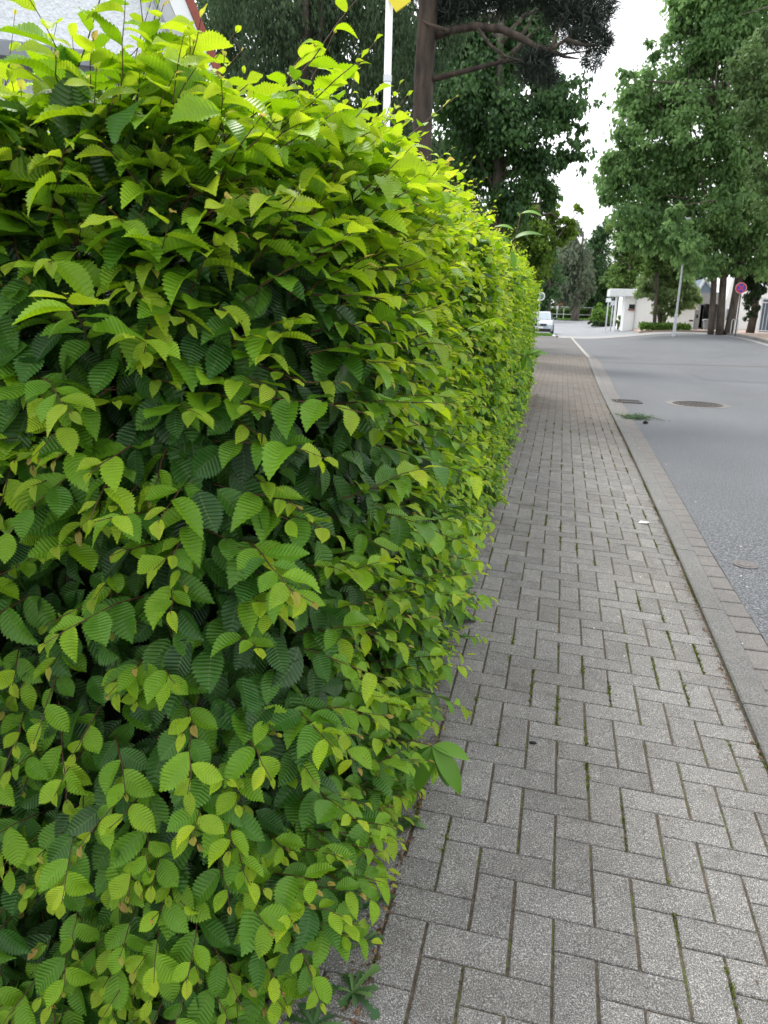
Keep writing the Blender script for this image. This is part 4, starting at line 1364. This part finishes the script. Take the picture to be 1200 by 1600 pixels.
def build_garage():
    Y = 56.0
    def X(px): return gx(px, Y, 500)
    def Z(py, px=1100): return float(at(px, py, Y)[2])
    z0 = gz(X(1100), Y) - .2
    root = empty('carport', (X(1105), Y, z0 + .3))
    tag(root, 'dark open carport under a grey fascia, between the garden wall and the tree trunks', 'carport')
    xa, xb = X(1089), X(1124)
    zf0, zf1 = Z(475), Z(459)
    mb = MB(); mb.box(((xa + xb) / 2, Y, (zf0 + zf1) / 2), (xb - xa, .3, zf1 - zf0), bev=.02); mb.build('fascia', M['greywall'], root)
    mb = MB(); mb.box(((xa + xb) / 2, Y + 3, zf1 + .05), (xb - xa, 6.2, .1)); mb.build('roof', M['zinc'], root)
    for x in (xa + .08, xb - .08):
        mb = MB(); mb.box((x, Y + 3, (z0 + zf0) / 2 + .3), (.15, 5.8, zf0 - z0 + .6)); mb.build('side_wall', M['greywall'], root)
    mb = MB(); mb.box(((xa + xb) / 2, Y + 5.6, (z0 + zf0) / 2), (xb - xa - .35, .1, zf0 - z0)); mb.build('shade_panel', M['dark'], root)  # black panel: shade inside the open carport is put into its colour
    root2 = empty('gabled_roof_house', (X(1104), Y + 9, z0))
    tag(root2, 'blue-grey glazed gable seen above the carport fascia', 'house')
    a, b_, c_ = at(1088, 459, 65), at(1120, 459, 65), at(1102, 435, 65)
    mb = MB(); mb.prism([(a[0], 65, z0), (b_[0], 65, z0), (b_[0], 65, b_[2]), (c_[0], 65, c_[2]), (a[0], 65, a[2])], (0, 6, 0)); mb.build('wall', M['bluegrey'], root2)
    for s, e in ((a, c_), (b_, c_)):
        mb = MB()
        mb.tube([(s[0], 64.9, s[2]), (e[0], 64.9, e[2])], [.12, .12], 4)
        mb.build('verge', M['greypaint'], root2)
build_garage()
def build_bin():
    Y = 55.0
    x = gx(1105.5, Y, 508)
    z0 = gz(x, Y)
    z1 = float(at(1105, 500, Y)[2])
    root = empty('wheelie_bin', (x, Y, z0))
    tag(root, 'grey wheeled bin standing in the carport mouth beside the tree trunk', 'bin')
    mb = MB()
    h = z1 - z0
    V = [(sx * (.22 if z == 0 else .28) + x, sy * (.24 if z == 0 else .32) + Y, z0 + .05 + z * (h - .1)) for z in (0, 1) for sy in (-1, 1) for sx in (-1, 1)]
    mb.add(V, [(0, 2, 3, 1), (4, 5, 7, 6), (0, 1, 5, 4), (2, 6, 7, 3), (0, 4, 6, 2), (1, 3, 7, 5)])
    mb.build('body', M['binplastic'], root)
    mb = MB(); mb.box((x, Y, z1), (.62, .7, .07), bev=.02, rx=-.06); mb.build('lid', plain('pale_bin_lid', (.45, .47, .48), .5), root)
    for s in (-1, 1):
        mb = MB(); mb.tube([(x + s * .24, Y + .26, z0 + .1), (x + s * .30, Y + .26, z0 + .1)], [.1, .1], 14); mb.build('wheel', M['tyre'], root)
build_bin()
def build_white_house():
    Y = 60.0
    def X(px): return gx(px, Y, 500)
    def Z(py, px=1160): return float(at(px, py, Y)[2])
    z0 = gz(X(1160), Y) - .3
    root = empty('white_house', (X(1160), Y, z0))
    tag(root, 'tall white rendered house behind the roadside trunks, beside the white gate', 'house')
    mb = MB()
    mb.prism([(X(1129), Y, z0), (X(1194), Y, z0), (X(1194), Y, Z(455)), (X(1186), Y, Z(415)), (X(1150), Y, Z(410)), (X(1134), Y, Z(440)), (X(1129), Y, Z(478))], (0, 8, 0))
    mb.build('wall', M['white'], root)
    mb = MB(); mb.box((X(1136.5), Y - .01, Z(492)), (.32, .1, .85), bev=.01); f = mb.build('window', M['whitepaint'], root)
    mb = MB(); mb.box((X(1136.5), Y - .05, Z(492)), (.24, .06, .76)); mb.build('pane', M['glass'], f)
    mb = MB(); mb.box((X(1187), Y - .06, Z(445)), (.55, .14, .75), bev=.03); mb.build('shutter_box', M['whitepaint'], root)
build_white_house()
def build_gate():
    Y = 46.5
    def X(px): return gx(px, Y, 500)
    def Z(py, px=1190): return float(at(px, py, Y)[2])
    xa, xb = X(1187), X(1226)
    z0 = gz(xa, Y) + .14
    zt = Z(466)
    root = empty('garden_gate', ((xa + xb) / 2, Y, z0))
    tag(root, 'white tubular gate backed by blue-grey panels at the right edge', 'gate')
    mb = MB()
    for z in (zt, zt - .22, z0 + .12):
        mb.tube([(xa, Y, z), (xb, Y, z)], [.03, .03], 8)
    for x in (xa, xb):
        mb.tube([(x, Y, z0 - .02), (x, Y, zt)], [.035, .035], 8)
    mb.build('gate_frame', M['whitepaint'], root)
    n = 7
    for k in range(1, n):
        x = xa + (xb - xa) * k / n
        mb = MB(); mb.tube([(x, Y, z0 + .12), (x, Y, zt - .22)], [.014, .014], 6); mb.build('bar', M['whitepaint'], root)
    mb = MB(); mb.box(((xa + xb) / 2, Y + .12, (z0 + zt) / 2), (xb - xa, .04, zt - z0 - .1)); mb.build('panel', M['bluegrey'], root)
build_gate()
def build_racks():
    Y = 44.5
    for k, (px, lab) in enumerate(((1145, 'galvanised cycle hoop nearest the leaning brown trunk'), (1150.5, 'galvanised cycle hoop nearest the no-stopping sign pole'))):
        x = gx(px, Y, 510)
        z0 = gz(x, Y) + .12
        h = .72
        mb = MB()
        mb.tube([(x - .08, Y, z0), (x - .08, Y, z0 + h - .08), (x - .04, Y, z0 + h), (x + .03, Y, z0 + h), (x + .07, Y, z0 + h - .08), (x + .07, Y, z0)], [.022] * 6, 8)
        o = mb.build('cycle_hoop', M['metal'])
        tag(o, lab, 'cycle rack', 'cycle hoops by the sign')
build_racks()

# ------------------------------------------------------------------ signs and lamp
def build_nostop():
    Y = 42.0
    c = at(1158, 450, Y)
    bt = at(1150, 517, Y)
    z0 = gz(bt[0], Y) + .1
    root = empty('no_stopping_sign', (bt[0], Y, z0))
    tag(root, 'round blue no-stopping sign with red rim and red cross on a leaning pole', 'road sign')
    mb = MB(); mb.tube([(bt[0], Y + .05, z0 - .1), (c[0] + .03, Y + .05, c[2] + .2)], [.032, .032], 10); mb.build('pole', M['darkmetal'], root)
    r = 7.4 / FPX * Y
    mb = MB(); mb.disc(c + [0, .008, 0], r, (0, 1, 0), .02); d = mb.build('disc', M['whitepaint'], root)
    mb = MB(); mb.disc(c + [0, -.006, 0], r * .96, (0, 1, 0), .012); mb.build('red_ring', M['red'], d)
    mb = MB(); mb.disc(c + [0, -.014, 0], r * .76, (0, 1, 0), .012); mb.build('blue_face', M['blue'], d)
    mb = MB()
    mb.box(c + [0, -.024, 0], (r * 1.55, .008, r * .17), ry=math.pi / 4)
    mb.box(c + [0, -.0275, 0], (r * 1.55, .008, r * .17), ry=-math.pi / 4)
    mb.build('red_cross', M['red'], d)
    root2 = empty('small_plate_sign', (bt[0] + .2, Y + .6, z0))
    return root
r_ = build_nostop()
o = bpy.data.objects['small_plate_sign']; bpy.data.objects.remove(o)
def build_left_sign():
    Y = 49.0
    x = gx(841, Y, 500)
    z0 = gz(x, Y) + .05
    c = at(843, 463, Y)
    root = empty('round_sign', (x, Y, z0))
    tag(root, 'grey pole with a round white-rimmed sign standing in front of the parked car', 'road sign')
    mb = MB(); mb.tube([(x, Y, z0 - .05), (x, Y, c[2] + .28)], [.038, .038], 10); mb.build('pole', M['metal'], root)
    mb = MB(); mb.disc((x + .08, Y - .05, c[2]), .25, (.55, 1, 0), .02); d = mb.build('disc', M['whitepaint'], root)
    mb = MB(); mb.disc((x + .08 - .008, Y - .064, c[2]), .19, (.55, 1, 0), .012); mb.build('face', M['bluegrey'], d)
build_left_sign()
def build_lamp():
    Y = 42.0
    x = gx(1053, Y, 522)
    z0 = gz(x, Y)
    root = empty('street_lamp', (x, Y, z0))
    tag(root, 'thin grey street lamp column rising into the roadside tree in front of the garden wall', 'street lamp')
    mb = MB(); mb.tube([(x, Y, z0 - .1), (x, Y, z0 + 1.1), (x, Y, z0 + 1.12), (x, Y, z0 + 5.6)], [.085, .08, .052, .04], 12); mb.build('column', M['greypaint'], root, smooth=False)
    mb = MB(); mb.box((x, Y, z0 + 5.64), (.2, .2, .1), bev=.05); mb.build('lamp_head', M['greypaint'], root)
build_lamp()

# ------------------------------------------------------------------ parked car (facing the camera)
def build_car():
    Y0c = 52.0
    xc = gx(843, Y0c, 505)
    z0 = gz(xc, Y0c) + .0
    root = empty('parked_car', (xc, Y0c + 2.1, z0))
    tag(root, 'silver parked car facing us on the left verge, half behind the hedge', 'car')
    # body stations along the length: (y, half width, z low, z belt)
    st = [(0.0, .62, .28, .62), (.08, .80, .20, .74), (.35, .87, .18, .84), (.9, .89, .18, .93), (1.35, .90, .18, .98), (3.4, .90, .18, 1.0), (3.95, .88, .2, .98), (4.15, .82, .3, .85)]
    V, F = [], []
    k = 10
    for (y, hw, zl, zb) in st:
        ring = [(-hw * .92, zl), (-hw, zl + .12), (-hw, zb - .22), (-hw * .95, zb - .06), (-hw * .80, zb), (hw * .80, zb), (hw * .95, zb - .06), (hw, zb - .22), (hw, zl + .12), (hw * .92, zl)]
        V += [(xc + a, Y0c + y, z0 + b) for a, b in ring]
    for i in range(len(st) - 1):
        for j in range(k):
            F.append((i * k + j, (i + 1) * k + j, (i + 1) * k + (j + 1) % k, i * k + (j + 1) % k))
    V.append((xc, Y0c - .01, z0 + .45)); V.append((xc, Y0c + 4.17, z0 + .6))
    for j in range(k):
        F.append((len(V) - 2, j, (j + 1) % k)); F.append((len(V) - 1, (len(st) - 1) * k + (j + 1) % k, (len(st) - 1) * k + j))
    mb = MB(); mb.add(V, F); mb.build('body', M['carpaint'], root)
    # cabin
    ca = [(1.15, .70, .95, .98), (1.85, .60, .95, 1.40), (2.4, .60, .95, 1.46), (3.2, .59, .95, 1.44), (3.95, .66, .95, 1.02)]
    V, F = [], []
    for (y, hw, zl, zb) in ca:
        V += [(xc - .78, Y0c + y, z0 + zl), (xc - hw, Y0c + y, z0 + zb), (xc + hw, Y0c + y, z0 + zb), (xc + .78, Y0c + y, z0 + zl)]
    for i in range(len(ca) - 1):
        for j in range(3):
            F.append((i * 4 + j, (i + 1) * 4 + j, (i + 1) * 4 + j + 1, i * 4 + j + 1))
    mb = MB(); mb.add(V, F); mb.build('cabin', M['carpaint'], root)
    def quad(name, pts, mat):
        mb = MB()
        p = np.array(pts, float) + [xc, Y0c, z0]
        mb.prism(p, (0, -.012, .006)); return mb.build(name, mat, root)
    quad('windscreen', [(-.66, 1.20, 1.00), (.66, 1.20, 1.00), (.54, 1.83, 1.375), (-.54, 1.83, 1.375)], M['windscreen'])
    for s in (-1, 1):
        mb = MB()
        p = np.array([(s * .795, 1.35, 1.0), (s * .795, 3.6, 1.0), (s * .62, 3.1, 1.40), (s * .62, 1.95, 1.38)]) + [xc, Y0c, z0]
        mb.prism(p, (s * .02, 0, .0)); mb.build('side_window', M['glass'], root)
        quad('headlight', [(s * .50, -.03, .60), (s * .80, .10, .63), (s * .82, .12, .76), (s * .52, -.02, .72)], M['lamp'])
        mb = MB(); mb.box((xc + s * .98, Y0c + 1.45, z0 + 1.02), (.2, .12, .15), bev=.04); mb.build('wing_mirror', M['darkmetal'], root)
        for y in (.78, 3.3):
            mb = MB(); mb.tube([(xc + s * .72, Y0c + y, z0 + .31), (xc + s * .915, Y0c + y, z0 + .31)], [.31, .31], 20); wv = mb.build('wheel', M['tyre'], root)
            mb = MB(); mb.tube([(xc + s * .90, Y0c + y, z0 + .31), (xc + s * .925, Y0c + y, z0 + .31)], [.2, .2], 14); mb.build('rim', M['metal'], wv)
    mb = MB(); mb.box((xc, Y0c - .02, z0 + .62), (.92, .05, .13), bev=.02); gr = mb.build('grille', M['dark'], root)
    mb = MB(); mb.disc((xc, Y0c - .055, z0 + .63), .065, (0, 1, 0), .02, 16); mb.build('badge', M['metal'], gr)
    mb = MB(); mb.box((xc, Y0c + .02, z0 + .27), (1.5, .12, .2), bev=.04); mb.build('lower_bumper', M['dark'], root)
    mb = MB(); mb.box((xc, Y0c - .035, z0 + .45), (.52, .02, .12), bev=.005); mb.build('number_plate', M['plate'], root)
build_car()

# ------------------------------------------------------------------ things on and beside the paving
def covers():
    # round manhole cover in the road
    x, y, r = 2.41, 14.1, .36
    root = empty('manhole_cover', (x, y, 0))
    tag(root, 'round cast-iron manhole cover in the asphalt, level with the kerbside drain', 'manhole cover')
    mb = MB(); mb.disc((x, y, -.02), r + .17, (0, 0, 1), .048, 40); mb.build('surround', M['gutter'], root)
    mb = MB()
    a = np.arange(40) * 2 * math.pi / 40
    for (r0, r1, z) in ((r, r + .05, .012),):
        V = [(x + q * math.cos(t), y + q * math.sin(t), zz) for q, zz in ((r0, z), (r1, z), (r1, -.01), (r0, -.01)) for t in a]
        F = [(i * 40 + j, i * 40 + (j + 1) % 40, ((i + 1) % 4) * 40 + (j + 1) % 40, ((i + 1) % 4) * 40 + j) for i in range(4) for j in range(40)]
        mb.add(V, F)
    mb.build('rim', M['iron'], root)
    mb = MB(); mb.disc((x, y, -.012), r - .008, (0, 0, 1), .04, 40)
    for i in range(-4, 5):
        for j in range(-4, 5):
            if (i * i + j * j) * .0049 < (r - .07) ** 2:
                mb.box((x + i * .07, y + j * .07, .009), (.035, .035, .008))
    mb.build('lid', M['iron'], root)
    # drain grate in the gutter
    x0, x1, y0, y1 = 1.02, 1.46, 13.72, 14.18
    root = empty('drain_grate', ((x0 + x1) / 2, (y0 + y1) / 2, 0))
    tag(root, 'rusty rectangular drain grate set in the gutter beside the kerb', 'drain')
    mb = MB()
    for c, s in ((((x0 + x1) / 2, y0 + .02, .0), (x1 - x0, .04, .03)), (((x0 + x1) / 2, y1 - .02, .0), (x1 - x0, .04, .03)),
                 ((x0 + .02, (y0 + y1) / 2, .0), (.04, y1 - y0 - .082, .03)), ((x1 - .02, (y0 + y1) / 2, .0), (.04, y1 - y0 - .082, .03))):
        mb.box(c, s)
    mb.build('frame', M['iron'], root)
    mb = MB()
    for k in range(9):
        mb.box((x0 + .065 + k * .041, (y0 + y1) / 2, .004), (.018, y1 - y0 - .085, .02))
    mb.build('grate', M['iron'], root)
    mb = MB(); mb.box(((x0 + x1) / 2, (y0 + y1) / 2, -.03), (x1 - x0 - .082, y1 - y0 - .082, .02)); mb.build('pit', M['dark'], root)
    # small valve cap
    mb = MB()
    x, y = 1.25, 4.9
    mb.disc((x, y, float(gn(y))), .075, (0, 0, 1), .010, 30)
    mb.disc((x, y, float(gn(y))), .05, (0, 0, 1), .015, 30)
    tag(mb.build('valve_cap', plain('pinkish_worn_iron', (.12, .11, .105), .8, var=.35, scale=50)), 'small worn pinkish valve cap in the asphalt near the gutter', 'valve cap')
    # paper scrap
    x, y = .695, 5.60
    z = float(pavz(x, y))
    V = [(x - .035, y - .005, z + .004), (x - .012, y + .045, z + .008), (x + .048, y + .04, z + .003), (x + .02, y - .03, z + .012), (x + .005, y + .01, z + .010)]
    mb = MB(); mb.add(V, [(0, 4, 1), (1, 4, 2), (2, 4, 3), (3, 4, 0)])
    tag(mb.build('paper_scrap', M['paper']), 'small white scrap of paper on the pavers near the kerb', 'paper')
    for i, (x, y, lab) in enumerate(((.023, 2.46, 'dark pebble on the paving near the hedge foot'), (.50, 11.2, 'black dropping on the brown-stained far paving'))):
        mb = MB()
        z = float(pavz(x, y))
        mb.tube([(x - .013, y, z + .004), (x - .006, y, z + .005), (x + .006, y + .002, z + .005), (x + .013, y + .002, z + .004)], [.003, .0055, .006, .002], 8)
        tag(mb.build('pebble' if i == 0 else 'dropping', M['dark'], smooth=True), lab, 'pebble' if i == 0 else 'dropping')
covers()

def blade_stuff(name, label, cat, pts, hmin, hmax, wid, mat, seed, per=1, spread=.01, kind='stuff'):
    r = np.random.default_rng(seed)
    P = np.repeat(pts, per, axis=0)
    m = len(P)
    P = P + np.concatenate([r.normal(0, spread, (m, 2)), np.zeros((m, 1))], 1)
    Dr = norm(np.concatenate([r.normal(0, .55, (m, 2)), np.ones((m, 1))], 1))
    Nr = norm(r.normal(0, 1, (m, 3)))
    ln = r.uniform(hmin, hmax, m)
    V, F = leaf_quads(P, Dr, Nr, ln, np.full(m, wid))
    o = mesh_obj(name, V, F, mat, attrs={'rnd': np.repeat(r.random(m), 4)})
    tag(o, label, cat, kind=kind)
    return o
# moss and tiny weeds in the joints, denser in some patches and on the along-street joints
r = np.random.default_rng(77)
n = 15000
c = r.integers(-8, 8, n)
x = X0 + c * U + r.normal(0, .0028, n)
y = r.uniform(.6, 11, n) ** 1.0
dens = np.sin(x * 5.3 + 1) * np.sin(y * 2.7 + x * 3) + np.sin(y * 7.7 + c * 2.1) * .8 + r.normal(0, .25, n)
kk = np.floor((Y0 - y) / U).astype(int)
open_ = ((kk - c) % 4) != 0
k = (dens > .55) & open_ & (x < kerbX(y) - .02) & (x > -.45)
M['moss'] = foliage('joint_moss', (.05, .06, .012), (.20, .25, .04), .1)
blade_stuff('moss', 'green moss and tiny weeds growing in the paving joints', 'moss', np.stack([x[k], y[k], pavz(x[k], y[k]) - .006], 1), .004, .010, 1.0, M['moss'], 1, per=4, spread=.0035)
k2 = k & (dens > .95)
blade_stuff('joint_weeds', 'brighter tufts of weed standing up in the mossiest joints', 'weeds', np.stack([x[k2], y[k2], pavz(x[k2], y[k2]) - .005], 1), .006, .015, .6, M['moss'], 12, per=5, spread=.004)
y = r.uniform(.8, 14, 1600)
x = kerbX(y) - .006 + r.normal(0, .004, 1600)
k = np.sin(y * 3.1) + np.sin(y * 7.3 + 2) > .3
blade_stuff('kerb_moss', 'moss and weeds along the joint between the pavers and the kerb', 'moss', np.stack([x[k], y[k], pavz(x[k], y[k]) - .006], 1), .005, .013, .9, M['moss'], 2, per=6, spread=.004)
# grass tuft on the verge
r = np.random.default_rng(8)
pts = np.stack([r.uniform(-4, -.6, 9000), r.uniform(46.6, 49.4, 9000), np.zeros(9000)], 1)
pts[:, 2] = g(pts[:, 0], pts[:, 1]) + .05
blade_stuff('verge_grass', 'short grass on the verge in front of the parked car', 'grass', pts, .08, .2, .25, M['grass'], 3)
r = np.random.default_rng(9)
pts = np.stack([r.uniform(-16, 8, 14000), r.uniform(96.6, 106, 14000), np.zeros(14000)], 1)
pts[:, 2] = g(pts[:, 0], pts[:, 1]) + .05
blade_stuff('lawn_grass', 'mown lawn beyond the junction in front of the clipped hedge', 'grass', pts, .1, .25, .3, M['grass'], 4)

# leaf litter: curled brown scraps along the hedge foot and the kerb
def litter(name, label, mat, xs, ys, sz, seed, zf):
    r = np.random.default_rng(seed)
    m = len(xs)
    P = np.stack([xs, ys, zf(xs, ys) + .004], 1)
    a = r.uniform(0, 6.28, m)
    Dr = norm(np.stack([np.cos(a), np.sin(a), r.normal(0, .18, m)], 1))
    V, F = leaf_quads(P, Dr, norm(np.array([0, 0, 1.0]) + r.normal(0, .3, (m, 3))), sz * r.uniform(.4, 1.3, m), r.uniform(.4, 1.1, m))
    tag(mesh_obj(name, V, F, mat, attrs={'rnd': np.repeat(r.random(m), 4)}), label, 'litter', kind='stuff')
M['litter'] = foliage('dry_leaf_scraps', (.05, .026, .015), (.22, .13, .07), .1)
M['petal'] = foliage('pale_petals', (.45, .42, .36), (.75, .74, .70), .2)
r = np.random.default_rng(21)
ys = np.concatenate([r.uniform(.7, 2.6, 900), r.uniform(2.6, 9, 500), r.uniform(9, 14, 700)])
xs = np.where(r.random(len(ys)) < .6, -.311 + r.normal(0, .006, len(ys)), -.30 - np.abs(r.normal(0, .05, len(ys)))) - .03 * (ys > 3)
litter('leaf_litter', 'brown dry scraps gathered along the hedge foot', M['litter'], xs, ys, .011, 22, pavz)
xs2 = r.uniform(-1.7, -.7, 1500); ys2 = r.uniform(.55, 1.7, 1500)
litter('bed_litter', 'dry brown leaves lying on the dark ground under the hedge end', M['litter'], xs2, ys2, .02, 23, lambda a, b: gn(b) + .052)
ys = np.concatenate([r.uniform(2.6, 6.5, 500), r.uniform(8, 11, 300), r.uniform(14, 22, 500)])
litter('kerb_litter', 'brown catkin scraps lying along the kerb joint', M['litter'], kerbX(ys) - .012 - np.abs(r.normal(0, .010, len(ys))) * (1 + (ys > 12) * 6), ys, .013, 24, pavz)
xs = r.uniform(-.3, .8, 420); ys = r.uniform(.7, 12, 420)
litter('paving_litter', 'tiny dry scraps scattered over the pavers', M['litter'], xs, ys, .009, 25, pavz)
ys = r.uniform(3.2, 11, 70)
xs = kerbX(ys) + r.uniform(-.6, .7, 70)
litter('petals', 'white petals scattered by the kerb', M['petal'], xs, ys, .017, 26, lambda a, b: np.where(a < kerbX(b), pavz(a, b), np.where(a < kerbX(b) + .125, g(a, b) + .036, g(a, b) + .008)))

# ------------------------------------------------------------------ weeds
def weed_leaf(kind, nr=20):
    """outline of one leaf: rows of (s, halfwidth, zfold)"""
    out = []
    for i in range(nr + 1):
        s = i / nr
        if kind == 'lance': wv = .17 * math.sin(math.pi * s ** .85) ** .9 if 0 < s < 1 else .004
        elif kind == 'dandelion': wv = (.025 + .15 * s ** .7 * (random.uniform(.75, 1.1) if i % 3 == 1 else random.uniform(.35, .6))) if s < .78 else .16 * abs(math.cos(min(1, (s - .78) / .22) * math.pi / 2)) ** .6 + .001
        else: wv = .3 * math.sin(math.pi * s ** .9) ** .7 if 0 < s < 1 else .004
        out.append((s, wv))
    return out
def weed_mesh(specs, kind):
    V, F, A = [], [], []
    n = 0
    for (p, d, nm, L, age) in specs:
        prof = weed_leaf(kind)
        d = np.array(d, float); d /= np.linalg.norm(d)
        nm = np.array(nm, float); nm = nm - d * (nm @ d); nm /= np.linalg.norm(nm)
        x = np.cross(d, nm)
        pos = np.array(p, float)
        for i, (s, wv) in enumerate(prof):
            ang = .9 * s
            cpos = pos + L * (d * (math.sin(ang) / .9) + (-nm) * ((1 - math.cos(ang)) / .9))
            up = nm * math.cos(ang) + d * math.sin(ang) * .5
            for q in (-1, 0, 1):
                V.append(cpos + x * q * wv * L + up * abs(q) * wv * L * .35)
                A.append(age)
        for i in range(len(prof) - 1):
            for j in range(2):
                F.append((n + i * 3 + j, n + i * 3 + j + 1, n + (i + 1) * 3 + j + 1, n + (i + 1) * 3 + j))
        n += len(prof) * 3
    return np.array(V), np.array(F), A
M['weed'] = foliage('weed_leaf', (.03, .085, .028), (.11, .20, .055), .2, .6)
M['weed_dark'] = foliage('lance_leaf', (.035, .12, .012), (.14, .30, .025), .35, .45)
def plant(name, label, cat, base, specs, kind, mat, stemp=None):
    root = empty(name, base)
    tag(root, label, cat)
    V, F, A = weed_mesh(specs, kind)
    mesh_obj('leaves', V, F, mat, root, attrs={'rnd': A}, smooth=True)
    if stemp:
        mb = MB()
        for P, r0 in stemp:
            mb.tube(P, np.linspace(r0, r0 * .5, len(P)), 6)
        mb.build('stem', M['twig'], root, smooth=True)
r = np.random.default_rng(5)
def rosette(x, y, L, n, name, label, kind='dandelion', cat='weed'):
    z = float(pavz(x, y)) if x > -.68 else .06
    sp = []
    for k in range(n):
        a = k * 2.4 + r.uniform(-.3, .3)
        el = r.uniform(.05, 1.1)
        sp.append(((x, y, z + .004), (math.cos(a), math.sin(a), el), (-.3 * math.cos(a), -.3 * math.sin(a), 1), L * r.uniform(.4, 1.15), r.random()))
    plant(name, label, cat, (x, y, z), sp, kind, M['weed'])
rosette(-.335, 1.32, .080, 15, 'dandelion', 'dandelion rosette at the hedge corner, largest weed on the near paving')
rosette(-.345, 1.46, .05, 12, 'weed_seedling', 'pale small seedling between the dandelion and the hedge leaves')
rosette(-.36, 1.13, .04, 14, 'chickweed', 'tiny yellowish weed tuft in front of the dandelion at the picture foot', 'oval')
rosette(-.395, 1.22, .085, 13, 'dandelion', 'smaller dandelion rosette tucked under the hedge corner')
rosette(-.34, 1.60, .055, 9, 'weed_seedling', 'small leafy seedling in the wide joint at the hedge foot')
rosette(-.325, 1.91, .06, 10, 'groundsel', 'ragged small weed below the drooping lance leaves', 'lance')
rosette(-.40, 3.4, .13, 12, 'broad_weed', 'bluish broad-leaved weed at the hedge foot a few paces along', 'oval')
rosette(-.43, 3.75, .12, 10, 'broad_weed', 'broad-leaved weed just beyond its twin at the hedge foot', 'oval')
for k in range(7):
    rosette(-.46 - .12 * r.random(), 4.6 + k * 1.25, .11, 8, 'foot_weed', ['first small weed', 'second small weed', 'third small weed', 'fourth small weed', 'fifth small weed', 'sixth small weed', 'last small weed'][k] + ' along the shaded foot of the hedge, counted from the camera', 'oval')
# drooping lance-leaved sprig low on the hedge
p = at(676, 1166, 1.92)
sp = []
for (dx, dy, dz, L, a) in ((.35, -.05, -.9, .165, .4), (.5, -.3, -.8, .165, .6), (-.35, -.2, -.9, .15, .1), (.55, -.1, -1.2, .16, .3), (-.2, -.5, -1.0, .15, .5), (.8, .1, -.5, .13, .8)):
    sp.append((p + np.array([.0, 0, 0]), (dx, dy, dz + .45), (.1, -.5, .9), L, a))
plant('lance_leaved_sprig', 'sprig of long pointed dark green leaves drooping over the paving from the hedge', 'plant', tuple(p), sp, 'lance', M['weed_dark'], [([p + [-.14, .0, -.03], p + [-.06, 0, .01], p], .0028)])
# sapling growing through the far hedge
Y = 6.0
root_p = at(795, 398, Y)
tip = at(814, 332, Y)
sp = []
for (px, py, dx, dz, L, a) in ((814, 334, .55, -.15, .17, .95), (800, 376, 1.0, .35, .24, .45), (803, 360, -1.0, .3, .16, .9), (798, 392, .3, -.9, .15, .6), (798, 385, -.5, .6, .12, .5), (812, 340, -.3, .8, .05, .9)):
    sp.append((at(px, py, Y), (dx, -.15, dz + .3), (0, -.45, 1), L, a))
plant('sapling', 'sapling shoot with long yellow-tipped leaves standing out above the far hedge end', 'plant', tuple(root_p), sp, 'lance', M['weed_dark'], [([root_p, (root_p + tip) / 2 + [.01, 0, 0], tip], .006)])
Y = 6.4
q = at(822, 556, Y)
sp = []
for (dx, dz, L, a) in ((.9, .55, .13, .95), (.8, .0, .13, .7), (.35, -.7, .14, .4), (-.2, -.9, .13, .3), (1.0, .2, .19, .6), (.1, .8, .09, .8)):
    sp.append((q, (dx, -.1, dz + .3), (.1, -.5, .9), L, a))
plant('elder_sprig', 'lime-tipped leafy sprig poking out of the hedge over the distant paving', 'plant', tuple(q), sp, 'lance', M['weed_dark'], [([q + [-.25, 0, .0], q + [-.1, 0, .02], q], .004)])
# fallen conifer twig by the gutter
r = np.random.default_rng(31)
cx_, cy_ = 1.15, 11.7
pts = np.stack([cx_ + r.normal(0, .13, 900), cy_ + r.normal(0, .10, 900), .012 + np.abs(r.normal(0, .025, 900))], 1)
root = empty('fallen_twig', (cx_, cy_, .01))
tag(root, 'fallen green conifer twig lying over the gutter short of the drain grate', 'twig')
a = r.uniform(0, 6.28, 900)
V, F = leaf_quads(pts, norm(np.stack([np.cos(a), np.sin(a), r.normal(0, .4, 900)], 1)), norm(r.normal(0, .4, (900, 3)) + [0, 0, 1]), r.uniform(.03, .06, 900), np.full(900, .3))
mesh_obj('needles', V, F, M['f_deep'], root, attrs={'rnd': np.repeat(r.random(900), 4)})
mb = MB()
mb.tube([(cx_ - .2, cy_ - .02, .04), (cx_, cy_, .025), (cx_ + .2, cy_ + .1, .03), (cx_ + .42, cy_ - .15, .012)], [.006, .006, .005, .003], 6)
mb.build('stick', M['twig'], root)
mb = MB()
mb.tube([(1.22, 11.15, .02), (1.25, 11.16, .03), (1.29, 11.17, .018)], [.012, .03, .01], 8)
tag(mb.build('pine_cone', M['dark'], smooth=True), 'small dark cone lying beside the fallen twig', 'cone')
